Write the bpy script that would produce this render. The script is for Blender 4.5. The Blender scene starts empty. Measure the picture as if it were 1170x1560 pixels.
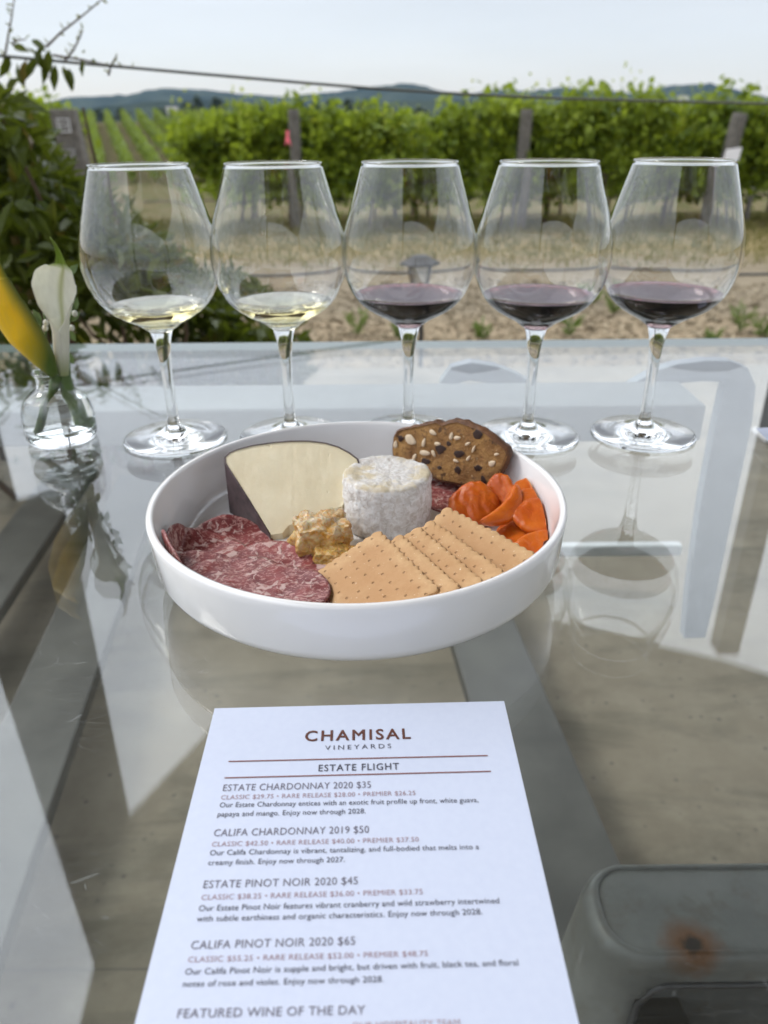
import bpy, bmesh, math, random
import numpy as np
from mathutils import Vector, Matrix, noise

C = bpy.context.scene.collection
rnd = random.Random(7)
rng = np.random.default_rng(7)
R_ = math.radians

# ------------------------------------------------------------------ camera
F = 1172.0                      # focal length in pixels of the 1170 x 1560 photograph
PITCH, ROLL = R_(26.9), R_(0.5)
CAMZ = 0.992
T = 0.74                        # top of the glass table
RM = Matrix.Rotation(math.pi / 2 - PITCH, 3, 'X') @ Matrix.Rotation(-ROLL, 3, 'Z')
cam = bpy.data.cameras.new('camera')
cam.sensor_fit = 'VERTICAL'
cam.sensor_height = 34.61
cam.lens = 26.0
cam.clip_start = 0.01
cam.clip_end = 9000
cam.dof.use_dof = True
cam.dof.focus_distance = 0.41
cam.dof.aperture_fstop = 9.0
camo = bpy.data.objects.new('camera', cam)
C.objects.link(camo)
camo.matrix_world = Matrix.Translation((0, 0, CAMZ)) @ RM.to_4x4()
bpy.context.scene.camera = camo


def ray(u, v):
    return RM @ Vector(((u - 585) / F, -(v - 780) / F, -1.0))


def P(u, v, z):                 # point of the world at height z seen at pixel u, v of the photograph
    d = ray(u, v)
    return Vector((0, 0, CAMZ)) + d * ((z - CAMZ) / d.z)


def PY(u, v, y):                # point of the world at distance y ahead
    d = ray(u, v)
    return Vector((0, 0, CAMZ)) + d * (y / d.y)


def on_plane(u, v, a, b, c):
    n = (b - a).cross(c - a)
    d = ray(u, v)
    o = Vector((0, 0, CAMZ))
    return o + d * ((a - o).dot(n) / d.dot(n))


# ------------------------------------------------------------------ world, sun, exposure
SUN_EL, SUN_AZ = R_(50), R_(-72)        # azimuth from +Y (ahead), negative = to the left
sun_dir = Vector((math.sin(SUN_AZ) * math.cos(SUN_EL), math.cos(SUN_AZ) * math.cos(SUN_EL), math.sin(SUN_EL)))
sc = bpy.context.scene
sc.view_settings.view_transform = 'Standard'
sc.view_settings.look = 'None'
sc.view_settings.gamma = 1.0
sc.view_settings.exposure = 0.2
sc.cycles.max_bounces = 20
sc.cycles.transmission_bounces = 20
sc.cycles.transparent_max_bounces = 24
sc.cycles.diffuse_bounces = 4
sc.cycles.glossy_bounces = 8
sc.cycles.volume_bounces = 0
sc.cycles.caustics_refractive = True
sc.cycles.caustics_reflective = True
sc.cycles.sample_clamp_indirect = 8.0
sc.cycles.blur_glossy = 0.3
sc.cycles.use_denoising = True

W = bpy.data.worlds.new('World')
sc.world = W
W.use_nodes = True
nt = W.node_tree
nt.nodes.clear()


def wn(t, **k):
    n = nt.nodes.new(t)
    for a, b in k.items():
        setattr(n, a, b)
    return n


out = wn('ShaderNodeOutputWorld')
sky = wn('ShaderNodeTexSky', sky_type='NISHITA')
sky.sun_disc = False
sky.sun_elevation = SUN_EL
sky.sun_rotation = SUN_AZ
bg1 = wn('ShaderNodeBackground')
bg1.inputs['Strength'].default_value = 0.05
nt.links.new(sky.outputs[0], bg1.inputs[0])
tc = wn('ShaderNodeTexCoord')
sep = wn('ShaderNodeSeparateXYZ')
nt.links.new(tc.outputs['Generated'], sep.inputs[0])
elev = wn('ShaderNodeMapRange', interpolation_type='SMOOTHSTEP')       # overcast: brighter higher up
elev.inputs['From Min'].default_value = 0.10
elev.inputs['From Max'].default_value = 0.74
elev.inputs['To Min'].default_value = 0.0
elev.inputs['To Max'].default_value = 1.0
nt.links.new(sep.outputs['Z'], elev.inputs['Value'])
ramp = wn('ShaderNodeMix', data_type='RGBA')
ramp.inputs['A'].default_value = (0.490, 0.470, 0.462, 1)
ramp.inputs['B'].default_value = (2.68, 2.80, 2.98, 1)
nt.links.new(elev.outputs[0], ramp.inputs['Factor'])
mp = wn('ShaderNodeMapping')
mp.inputs['Scale'].default_value = (1.0, 1.0, 7.0)
nt.links.new(tc.outputs['Generated'], mp.inputs[0])
cn = wn('ShaderNodeTexNoise')
cn.inputs['Scale'].default_value = 1.6
cn.inputs['Detail'].default_value = 6
cn.inputs['Roughness'].default_value = 0.55
nt.links.new(mp.outputs[0], cn.inputs['Vector'])
cr = wn('ShaderNodeMapRange')
cr.inputs['From Min'].default_value = 0.3
cr.inputs['From Max'].default_value = 0.7
cr.inputs['To Min'].default_value = 0.90
cr.inputs['To Max'].default_value = 1.09
nt.links.new(cn.outputs['Fac'], cr.inputs['Value'])
back = wn('ShaderNodeMapRange', interpolation_type='SMOOTHSTEP')       # the half of the sky away from the veiled sun is dimmer
back.inputs['From Min'].default_value = -0.7
back.inputs['From Max'].default_value = 0.4
back.inputs['To Min'].default_value = 0.62
back.inputs['To Max'].default_value = 1.0
nt.links.new(sep.outputs['Y'], back.inputs['Value'])
cb = wn('ShaderNodeMath', operation='MULTIPLY')
nt.links.new(back.outputs[0], cb.inputs[0])
nt.links.new(cr.outputs[0], cb.inputs[1])
mul = wn('ShaderNodeMix', data_type='RGBA', blend_type='MULTIPLY')
mul.inputs['Factor'].default_value = 1
nt.links.new(ramp.outputs['Result'], mul.inputs['A'])
nt.links.new(cb.outputs[0], mul.inputs['B'])
bg2 = wn('ShaderNodeBackground')
bg2.inputs['Strength'].default_value = 1.0
nt.links.new(mul.outputs['Result'], bg2.inputs[0])
add = wn('ShaderNodeAddShader')
nt.links.new(bg1.outputs[0], add.inputs[0])
nt.links.new(bg2.outputs[0], add.inputs[1])
nt.links.new(add.outputs[0], out.inputs[0])

sl = bpy.data.lights.new('sun', 'SUN')
sl.energy = 1.4
sl.angle = R_(14)
sl.color = (1.0, 0.96, 0.90)
so = bpy.data.objects.new('sun', sl)
C.objects.link(so)
so.rotation_euler = (-sun_dir).to_track_quat('-Z', 'Y').to_euler()


# ------------------------------------------------------------------ material helpers
class NM:
    """small wrapper round a material's node tree"""
    def __init__(s, name):
        s.m = bpy.data.materials.new(name)
        s.m.use_nodes = True
        s.t = s.m.node_tree
        s.t.nodes.clear()
        s.out = s.n('ShaderNodeOutputMaterial')

    def n(s, t, ins=None, **k):
        n = s.t.nodes.new(t)
        for a, b in k.items():
            setattr(n, a, b)
        for a, b in (ins or {}).items():
            if hasattr(b, 'is_output') or isinstance(b, bpy.types.NodeSocket):
                s.t.links.new(b, n.inputs[a])
            else:
                n.inputs[a].default_value = b
        return n

    def link(s, a, b):
        s.t.links.new(a, b)

    def pos(s, scale=(1, 1, 1), obj=False):
        v = s.n('ShaderNodeTexCoord').outputs['Object'] if obj else s.n('ShaderNodeNewGeometry').outputs['Position']
        return s.n('ShaderNodeMapping', {'Vector': v, 'Scale': scale}).outputs[0]

    def noise(s, vec, scale, detail=4, rough=0.55, dist=0.0):
        return s.n('ShaderNodeTexNoise', {'Vector': vec, 'Scale': scale, 'Detail': detail, 'Roughness': rough, 'Distortion': dist}).outputs['Fac']

    def vor(s, vec, scale, feature='F1', rand=1.0):
        return s.n('ShaderNodeTexVoronoi', {'Vector': vec, 'Scale': scale, 'Randomness': rand}, feature=feature)

    def rng(s, v, a, b, c=0.0, d=1.0):
        return s.n('ShaderNodeMapRange', {'Value': v, 'From Min': a, 'From Max': b, 'To Min': c, 'To Max': d}).outputs[0]

    def mix(s, f, a, b, blend='MIX'):
        n = s.n('ShaderNodeMix', data_type='RGBA', blend_type=blend)
        for k, x in (('Factor', f), ('A', a), ('B', b)):
            if isinstance(x, bpy.types.NodeSocket):
                s.t.links.new(x, n.inputs[k])
            else:
                n.inputs[k].default_value = (x if k == 'Factor' else (*x, 1)[:4])
        return n.outputs['Result']

    def math(s, op, a, b=0.0, c=0.0):
        n = s.n('ShaderNodeMath', operation=op)
        for i, x in enumerate((a, b, c)):
            if isinstance(x, bpy.types.NodeSocket):
                s.t.links.new(x, n.inputs[i])
            else:
                n.inputs[i].default_value = x
        return n.outputs[0]

    def bump(s, h, strength, dist):
        return s.n('ShaderNodeBump', {'Height': h, 'Strength': strength, 'Distance': dist}).outputs[0]

    def bsdf(s, color, rough=0.5, normal=None, **k):
        ins = {'Base Color': color if isinstance(color, bpy.types.NodeSocket) else (*color, 1)[:4], 'Roughness': rough}
        ins.update({a.replace('_', ' '): b for a, b in k.items()})
        if normal is not None:
            ins['Normal'] = normal
        b = s.n('ShaderNodeBsdfPrincipled', ins)
        s.link(b.outputs[0], s.out.inputs[0])
        return b


def simple(name, color, rough=0.5, metal=0.0, var=0.12, scale=30, bump=0.0, bdist=0.001):
    q = NM(name)
    p = q.pos(obj=True)
    nz = q.noise(p, scale, 5)
    lo = tuple(c * (1 - var) for c in color)
    hi = tuple(min(1, c * (1 + var)) for c in color)
    col = q.mix(q.rng(nz, 0.3, 0.7), lo, hi)
    q.bsdf(col, rough, q.bump(nz, bump, bdist) if bump else None, Metallic=metal)
    return q.m


def leaf_mat(name, dark, light, trans=0.35, nscale=1.2, rough=0.45, tip=None):
    q = NM(name)
    isl = q.n('ShaderNodeNewGeometry').outputs['Random Per Island']
    nz = q.noise(q.pos(), nscale, 3)
    f = q.math('ADD', q.math('MULTIPLY', isl, 0.55), q.math('MULTIPLY', q.rng(nz, 0.3, 0.7), 0.45))
    col = q.mix(f, dark, light)
    if tip:
        col = q.mix(q.rng(isl, 0.93, 0.95), col, tip)
    b = q.n('ShaderNodeBsdfPrincipled', {'Base Color': col, 'Roughness': rough, 'Specular IOR Level': .22})
    t = q.n('ShaderNodeBsdfTranslucent', {'Color': q.mix(0.28, col, (0.35, 0.45, 0.03), 'MIX')})
    m = q.n('ShaderNodeMixShader', {'Fac': trans})
    q.link(b.outputs[0], m.inputs[1])
    q.link(t.outputs[0], m.inputs[2])
    q.link(m.outputs[0], q.out.inputs[0])
    return q.m


# ------------------------------------------------------------------ object helpers
def tag(o, label=None, cat=None, group=None, kind=None):
    for k, v in (('label', label), ('category', cat), ('group', group), ('kind', kind)):
        if v:
            o[k] = v
    return o


def empty(name, loc=(0, 0, 0), rz=0.0, **k):
    o = bpy.data.objects.new(name, None)
    o.location = loc
    o.rotation_euler = (0, 0, rz)
    o.empty_display_size = 0.05
    C.objects.link(o)
    return tag(o, **k)


def link(name, me, mat, parent=None, smooth=False):
    if mat is not None and not me.materials:
        me.materials.append(mat)
    if smooth:
        me.polygons.foreach_set('use_smooth', [True] * len(me.polygons))
    o = bpy.data.objects.new(name, me)
    C.objects.link(o)
    if parent is not None:
        o.parent = parent
        o.matrix_parent_inverse = Matrix.Translation(parent.location).inverted() if parent.rotation_euler.z == 0 else Matrix.Identity(4)
    return o


def mesh(name, verts, faces, mat, parent=None, smooth=False):
    me = bpy.data.meshes.new(name)
    me.from_pydata([tuple(v) for v in verts], [], faces)
    me.update()
    return link(name, me, mat, parent, smooth)


class MB:
    def __init__(s):
        s.v, s.f = [], []

    def box(s, c, size, rz=0.0, bevel=0):
        c = Vector(c)
        m = Matrix.Rotation(rz, 3, 'Z')
        n = len(s.v)
        for z in (-1, 1):
            for x, y in ((-1, -1), (1, -1), (1, 1), (-1, 1)):
                s.v.append(c + m @ Vector((x * size[0] / 2, y * size[1] / 2, z * size[2] / 2)))
        for q in ((3, 2, 1, 0), (4, 5, 6, 7), (0, 1, 5, 4), (1, 2, 6, 5), (2, 3, 7, 6), (3, 0, 4, 7)):
            s.f.append(tuple(n + i for i in q))
        return s

    def tube(s, pts, r, seg=8, cap=True):
        pts = [Vector(p) for p in pts]
        rr = r if isinstance(r, (list, tuple)) else [r] * len(pts)
        n = len(s.v)
        prev = None
        for i, p in enumerate(pts):
            d = (pts[min(i + 1, len(pts) - 1)] - pts[max(i - 1, 0)]).normalized()
            if prev is None:
                a = d.orthogonal().normalized()
            else:
                a = (prev - d * prev.dot(d)).normalized()
            prev = a
            b = d.cross(a)
            for k in range(seg):
                t = 2 * math.pi * k / seg
                s.v.append(p + (a * math.cos(t) + b * math.sin(t)) * rr[i])
        for i in range(len(pts) - 1):
            for k in range(seg):
                k2 = (k + 1) % seg
                s.f.append((n + i * seg + k, n + i * seg + k2, n + (i + 1) * seg + k2, n + (i + 1) * seg + k))
        if cap:
            s.f.append(tuple(n + k for k in reversed(range(seg))))
            s.f.append(tuple(n + (len(pts) - 1) * seg + k for k in range(seg)))
        return s

    def lathe(s, prof, seg=64, c=(0, 0, 0)):
        """profile of (r, z); r = 0 ends close with a fan"""
        n0 = len(s.v)
        rings = []
        for r, z in prof:
            if r <= 1e-7:
                rings.append([len(s.v)])
                s.v.append(Vector((c[0], c[1], c[2] + z)))
            else:
                st = len(s.v)
                for k in range(seg):
                    t = 2 * math.pi * k / seg
                    s.v.append(Vector((c[0] + r * math.cos(t), c[1] + r * math.sin(t), c[2] + z)))
                rings.append(list(range(st, st + seg)))
        for a, b in zip(rings, rings[1:]):
            for k in range(seg):
                k2 = (k + 1) % seg
                if len(a) == 1 and len(b) == 1:
                    continue
                if len(a) == 1:
                    s.f.append((a[0], b[k2], b[k]))
                elif len(b) == 1:
                    s.f.append((a[k], a[k2], b[0]))
                else:
                    s.f.append((a[k], a[k2], b[k2], b[k]))
        return s

    def prism(s, pts, vec):
        n = len(s.v)
        k = len(pts)
        s.v += [Vector(p) for p in pts] + [Vector(p) + Vector(vec) for p in pts]
        s.f.append(tuple(range(n, n + k)))
        s.f.append(tuple(range(n + 2 * k - 1, n + k - 1, -1)))
        for i in range(k):
            j = (i + 1) % k
            s.f.append((n + j, n + i, n + k + i, n + k + j))
        return s

    def build(s, name, mat, parent=None, smooth=False, bevel=0.0, fix=True, seg=2):
        me = bpy.data.meshes.new(name)
        me.from_pydata([tuple(v) for v in s.v], [], s.f)
        if fix or bevel:
            bm = bmesh.new()
            bm.from_mesh(me)
            bmesh.ops.recalc_face_normals(bm, faces=bm.faces)
            if bevel:
                bmesh.ops.bevel(bm, geom=[e for e in bm.edges if e.is_manifold and e.calc_face_angle(0) > 0.6], offset=bevel, segments=seg, affect='EDGES', profile=0.5)
            bm.to_mesh(me)
            bm.free()
        me.update()
        return link(name, me, mat, parent, smooth)


def smooth_prof(prof, n=6):
    """Catmull-Rom through the profile points"""
    p = [Vector((a, b, 0)) for a, b in prof]
    res = []
    for i in range(len(p) - 1):
        p0, p1, p2, p3 = p[max(i - 1, 0)], p[i], p[i + 1], p[min(i + 2, len(p) - 1)]
        for k in range(n):
            t = k / n
            q = 0.5 * ((2 * p1) + (p2 - p0) * t + (2 * p0 - 5 * p1 + 4 * p2 - p3) * t * t + (3 * p1 - p0 - 3 * p2 + p3) * t ** 3)
            res.append((max(q.x, 0), q.y))
    res.append(prof[-1])
    return res


LEAF_T = np.array([(0, 0, 0), (-.36, .3, .05), (0, .3, -.05), (.36, .3, .05), (-.40, .62, .03), (0, .62, -.08), (.40, .62, .03), (0, 1, -.2)], float)
LEAF_F = [(0, 2, 1), (0, 3, 2), (1, 2, 5, 4), (2, 3, 6, 5), (4, 5, 7), (5, 6, 7)]
VINE_T = np.array([(0, 0, 0), (-.5, .15, .06), (-.42, .62, .05), (0, 1, -.12), (.42, .62, .05), (.5, .15, .06), (0, .45, -.06)], float)
VINE_F = [(6, 0, 1), (6, 1, 2), (6, 2, 3), (6, 3, 4), (6, 4, 5), (6, 5, 0)]


def cloud(pos, dirs, nrm, L, W, tmpl=LEAF_T, tf=LEAF_F):
    """leaf-sized faces: position, pointing direction, face normal, length, width"""
    pos, dirs, nrm = np.asarray(pos, float), np.asarray(dirs, float), np.asarray(nrm, float)
    d = dirs / np.linalg.norm(dirs, axis=1, keepdims=True)
    s = np.cross(d, nrm)
    s /= np.linalg.norm(s, axis=1, keepdims=True) + 1e-9
    u = np.cross(s, d)
    L = np.asarray(L)[:, None, None]
    W = np.asarray(W)[:, None, None]
    t = tmpl[None]
    v = pos[:, None] + s[:, None] * t[..., 0:1] * W + d[:, None] * t[..., 1:2] * L + u[:, None] * t[..., 2:3] * L
    k = len(tmpl)
    faces = [tuple(i * k + j for j in f) for i in range(len(pos)) for f in tf]
    return v.reshape(-1, 3), faces


def rdir(n, up=0.0, flat=1.0):
    d = rng.normal(size=(n, 3))
    d[:, 2] = d[:, 2] * flat + up
    return d / np.linalg.norm(d, axis=1, keepdims=True)


def text_mesh(name, s, left, right, cap_h, mat, parent, bold=0.0, spacing=1.0, up=None):
    """writing laid between two world points (baseline left and right), capitals cap_h tall"""
    cu = bpy.data.curves.new(name, 'FONT')
    cu.body = s
    cu.size = 1.0
    cu.offset = 0
    cu.bevel_depth = bold
    cu.bevel_resolution = 0
    cu.extrude = 0
    cu.space_character = spacing
    cu.resolution_u = 3
    ob = bpy.data.objects.new(name, cu)
    C.objects.link(ob)
    dg = bpy.context.evaluated_depsgraph_get()
    dg.update()
    me = bpy.data.meshes.new_from_object(ob.evaluated_get(dg))
    bpy.data.objects.remove(ob)
    n = len(me.vertices)
    co = np.empty(n * 3)
    me.vertices.foreach_get('co', co)
    co = co.reshape(-1, 3)
    x0, x1 = co[:, 0].min(), co[:, 0].max()
    left, right = Vector(left), Vector(right)
    ex = (right - left) / (x1 - x0)
    nrm = Vector((0, 0, 1)) if up is None else None
    ey = (nrm.cross(ex).normalized() if up is None else Vector(up).normalized()) * (cap_h / 0.70)
    res = np.array(left)[None] + co[:, 2:3] * np.array([[0, 0, .004]]) * (up is None) + (co[:, 0:1] - x0) * np.array(ex)[None] + co[:, 1:2] * np.array(ey)[None]
    me.vertices.foreach_set('co', res.ravel())
    me.update()
    me.name = name
    return link(name, me, mat, parent)


# ================================================================== THE SETTING
# ---- terrain beyond the patio, one sheet to the horizon
GY = [3.42, 4.2, 13, 20, 35, 60, 112, 130, 200, 400, 1200, 5200]
GZ = [-0.50, -0.52, -0.60, -1.0, -3.0, -3.1, 1.0, 1.2, 0.0, -2.0, -2.0, -2.0]


def ground_z(x, y):
    z = float(np.interp(y, GY, GZ))
    return z + 0.02 * noise.noise((x * 0.9, y * 0.9, 0)) * min(1, max(0, (y - 3.4)))


q = NM('dry_earth')
p = q.pos()
sy = q.n('ShaderNodeSeparateXYZ', {'Vector': p}).outputs['Y']
n1 = q.noise(p, 1.1, 5)
n2 = q.noise(p, 14, 6, 0.7)
n3 = q.noise(q.pos((1, 3.5, 1)), 3.0, 6, 0.65)
chip = q.vor(p, 28).outputs['Color']
chipv = q.n('ShaderNodeSeparateColor', {'Color': chip}).outputs[0]
road = q.mix(q.rng(n3, 0.3, 0.7), (0.120, 0.098, 0.068), (0.205, 0.172, 0.122))
chips = q.mix(chipv, (0.105, 0.080, 0.050), (0.27, 0.215, 0.145))
straw = q.mix(q.rng(n3, 0.35, 0.65), (0.125, 0.098, 0.048), (0.235, 0.185, 0.100))
soil = q.mix(q.rng(n1, 0.35, 0.65), (0.062, 0.068, 0.026), (0.135, 0.105, 0.065))
wob = q.math('ADD', sy, q.math('MULTIPLY', q.math('SUBTRACT', n1, 0.5), 1.6))
c = q.mix(q.rng(wob, 6.4, 7.2), chips, road)
c = q.mix(q.rng(wob, 9.6, 11.0), c, straw)
c = q.mix(q.rng(wob, 13.2, 15.0), c, soil)
c = q.mix(q.math('MULTIPLY', q.rng(n2, 0.56, 0.75), 0.35), c, (0.10, 0.08, 0.055))
q.bsdf(c, 0.95, q.bump(n2, 0.7, 0.03), Specular_IOR_Level=0.0)
M_EARTH = q.m
ys = list(np.concatenate([np.linspace(3.42, 13, 60), np.linspace(13.6, 40, 34), np.linspace(44, 200, 30), [260, 400, 700, 1200, 2500, 5200]]))
xs = [-4000, -1000, -300, -120] + list(np.linspace(-60, -10, 14)) + list(np.linspace(-9, 12, 64)) + list(np.linspace(14, 60, 12)) + [120, 300, 1000, 4000]
vs = [(x, y, ground_z(x, y)) for y in ys for x in xs]
nx = len(xs)
fs = [(j * nx + i, j * nx + i + 1, (j + 1) * nx + i + 1, (j + 1) * nx + i) for j in range(len(ys) - 1) for i in range(nx - 1)]
ground = mesh('ground', vs, fs, M_EARTH, None, True)
tag(ground, kind='structure')

# ---- concrete patio
q = NM('patio_concrete')
p = q.pos()
n1 = q.noise(p, 2.2, 6, 0.6)
n2 = q.noise(p, 11, 7, 0.68)
n3 = q.noise(q.pos((0.8, 3.2, 1)), 2.4, 6, 0.62, 0.6)
pit = q.vor(p, 38).outputs['Distance']
c = q.mix(q.rng(n1, 0.32, 0.68), (0.122, 0.102, 0.073), (0.195, 0.167, 0.121))
c = q.mix(q.rng(n2, 0.42, 0.75), c, (0.21, 0.183, 0.136), 'MIX')
c = q.mix(q.math('MULTIPLY', q.rng(n3, 0.50, 0.72), 0.75), c, (0.055, 0.053, 0.038))
c = q.mix(q.math('MULTIPLY', q.math('MULTIPLY', q.rng(pit, 0.20, 0.08), q.rng(n2, 0.47, 0.57)), 0.9), c, (0.08, 0.072, 0.058))
sy = q.n('ShaderNodeSeparateXYZ', {'Vector': p}).outputs['Y']
j = q.rng(q.math('ABSOLUTE', q.math('SUBTRACT', q.math('MODULO', q.math('ADD', sy, 8.85), 2.37), 0.0)), 0.005, 0.003)
c = q.mix(q.math('MULTIPLY', j, 0.6), c, (0.08, 0.075, 0.06))
q.bsdf(c, 0.85, q.bump(n2, 0.25, 0.004))
M_CONC = q.m
tag(MB().box((0, -2.3, -0.28), (16, 11.4, 0.56)).build('patio', M_CONC), kind='structure')
tag(MB().box((0, -30, -0.55), (400, 44.0, 0.05)).build('yard', M_EARTH), kind='structure')
M_SOIL = simple('bed_soil', (0.07, 0.055, 0.04), 0.95, 0, 0.4, 12, 0.6, 0.02)
mesh_bed = MB().box((-2.6, 2.95, 0.006), (3.4, .9, 0.004)).build('soil', M_SOIL)
tag(mesh_bed, kind='structure')

# ---- hills on the horizon (wooded), two ridges
q = NM('wooded_hill')
p = q.pos()
n1 = q.noise(p, 0.012, 6, 0.6)
n2 = q.noise(p, 0.06, 5, 0.7)
c = q.mix(q.rng(n1, 0.36, 0.62), (0.012, 0.020, 0.015), (0.040, 0.050, 0.032))
c = q.mix(q.math('MULTIPLY', q.rng(n2, 0.6, 0.72), 0.5), c, (0.14, 0.13, 0.08))
q.bsdf(c, 1.0, q.bump(n2, 1.0, 12.0), Specular_IOR_Level=0.0)
M_HILL = q.m


def hill(name, prof, y0, depth, rough):
    us = [a for a, b in prof]
    tops = [PY(a, b, y0) for a, b in prof]
    xs_ = np.linspace(tops[0].x, tops[-1].x, 220)
    zt = np.interp(xs_, [t.x for t in tops], [t.z for t in tops])
    vv, ff = [], []
    rows = 26
    for r in range(rows):
        tt = r / (rows - 1) * 2 - 1
        e = math.cos(tt * math.pi / 2) ** 1.3
        for i, x in enumerate(xs_):
            nz = noise.fractal((x * 0.004, (y0 + tt * depth) * 0.004, 3.1), 0.8, 2.1, 5)
            z = -6 + (zt[i] + 6) * e + nz * rough * (0.3 + e) + rough * 0.5 * noise.noise((x * 0.05, tt * 9, 1.0)) * e
            vv.append((x, y0 + tt * depth, z))
    n_ = len(xs_)
    for r in range(rows - 1):
        for i in range(n_ - 1):
            ff.append((r * n_ + i, r * n_ + i + 1, (r + 1) * n_ + i + 1, (r + 1) * n_ + i))
    o = mesh(name, vv, ff, M_HILL, None, True)
    tag(o, kind='structure')


hill('hills', [(-500, 168), (-60, 163), (60, 158), (110, 152), (170, 150), (215, 148), (255, 138), (285, 135), (330, 141), (390, 146), (440, 150), (520, 142), (575, 131), (625, 127),
               (680, 136), (720, 142), (800, 141), (860, 134), (905, 141), (950, 146), (1000, 134), (1045, 130), (1085, 140), (1130, 152), (1200, 160), (1700, 165)], 2300, 600, 9)
hill('hills', [(-500, 182), (60, 178), (130, 172), (200, 162), (250, 157), (320, 155), (400, 158), (470, 163), (540, 160), (640, 152), (760, 158), (860, 160), (960, 158), (1060, 156), (1150, 160), (1700, 165)], 1250, 260, 5)

# ---- far belt of dark trees that reads as one mass
M_FAR = leaf_mat('far_tree_leaf', (0.010, 0.018, 0.010), (0.030, 0.045, 0.022), 0.1, 0.05)
pos, nr, LL = [], [], []
for u, top, w in [(118, 172, 30), (150, 170, 30), (185, 168, 28), (245, 168, 30), (285, 158, 26), (300, 150, 20), (330, 152, 26), (365, 160, 26), (395, 163, 28), (430, 160, 24), (455, 157, 26), (480, 160, 24), (505, 152, 20), (530, 154, 24), (556, 158, 22), (590, 168, 30), (640, 168, 30), (700, 170, 30), (900, 166, 30), (960, 165, 28), (1135, 158, 26), (1160, 160, 24), (1185, 158, 30), (40, 172, 40)]:
    yy = rnd.uniform(380, 460)
    a = PY(u, top, yy)
    rad = w / F * yy * 0.55
    for k in range(260):
        th = rnd.uniform(0, 2 * math.pi)
        h = rnd.random() ** 0.8
        rr = rad * (1 - 0.75 * h ** 2) * rnd.uniform(0.4, 1.05)
        zb = -1.5
        pos.append((a.x + rr * math.cos(th), yy + rr * math.sin(th), zb + (a.z - zb) * h + rnd.uniform(-.4, .4)))
        LL.append(rnd.uniform(1.2, 2.4))
n = len(pos)
v, f = cloud(pos, rdir(n), rdir(n), LL, LL, VINE_T, VINE_F)
tag(mesh('far_trees', v, f, M_FAR), 'dark mass of trees in front of the hills', 'trees', None, 'stuff')

# small pale houses at the foot of the hills
M_HW = simple('house_wall', (0.55, 0.54, 0.50), 0.9)
M_HR = simple('house_roof', (0.22, 0.20, 0.19), 0.9)
for u, v_, w, lab in [(262, 163, 14, 'pale farmhouse among dark trees at the foot of the left hill'), (1040, 146, 13, 'pale house high on the slope of the right hill')]:
    yy = 520 if u < 600 else 950
    a = PY(u, v_ + 3, yy)
    W_ = w / F * yy
    h_ = W_ * 0.28
    hh = empty('farmhouse', (a.x, yy, a.z - h_), 0, label=lab, cat='house', group='houses below the hills')
    MB().box((a.x, yy, a.z - h_ / 2 - 3), (W_, W_ * 0.5, h_ + 6)).build('wall', M_HW, hh)
    x0, x1, y0, y1 = a.x - W_ * .55, a.x + W_ * .55, yy - W_ * .3, yy + W_ * .3
    MB().prism([(x0, y0, a.z), (x0, y1, a.z), (x0, yy, a.z + h_ * .7)], (x1 - x0, 0, 0)).build('roof', M_HR, hh)

# ---- vineyard
M_VINE = leaf_mat('vine_leaf', (0.040, 0.078, 0.007), (0.270, 0.330, 0.028), 0.45, 1.3, 0.5)
M_ROWL = leaf_mat('vine_row_leaf', (0.090, 0.130, 0.020), (0.190, 0.245, 0.045), 0.4, 0.5)
M_YVINE = leaf_mat('young_vine_leaf', (0.20, 0.25, 0.015), (0.42, 0.45, 0.05), 0.5, 2.0, 0.5)
M_BARK = simple('vine_bark', (0.085, 0.062, 0.045), 0.95, 0, 0.35, 40, 0.8, 0.01)
M_POST = simple('weathered_post', (0.105, 0.096, 0.082), 0.95, 0, 0.35, 18, 0.5, 0.01)


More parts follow.
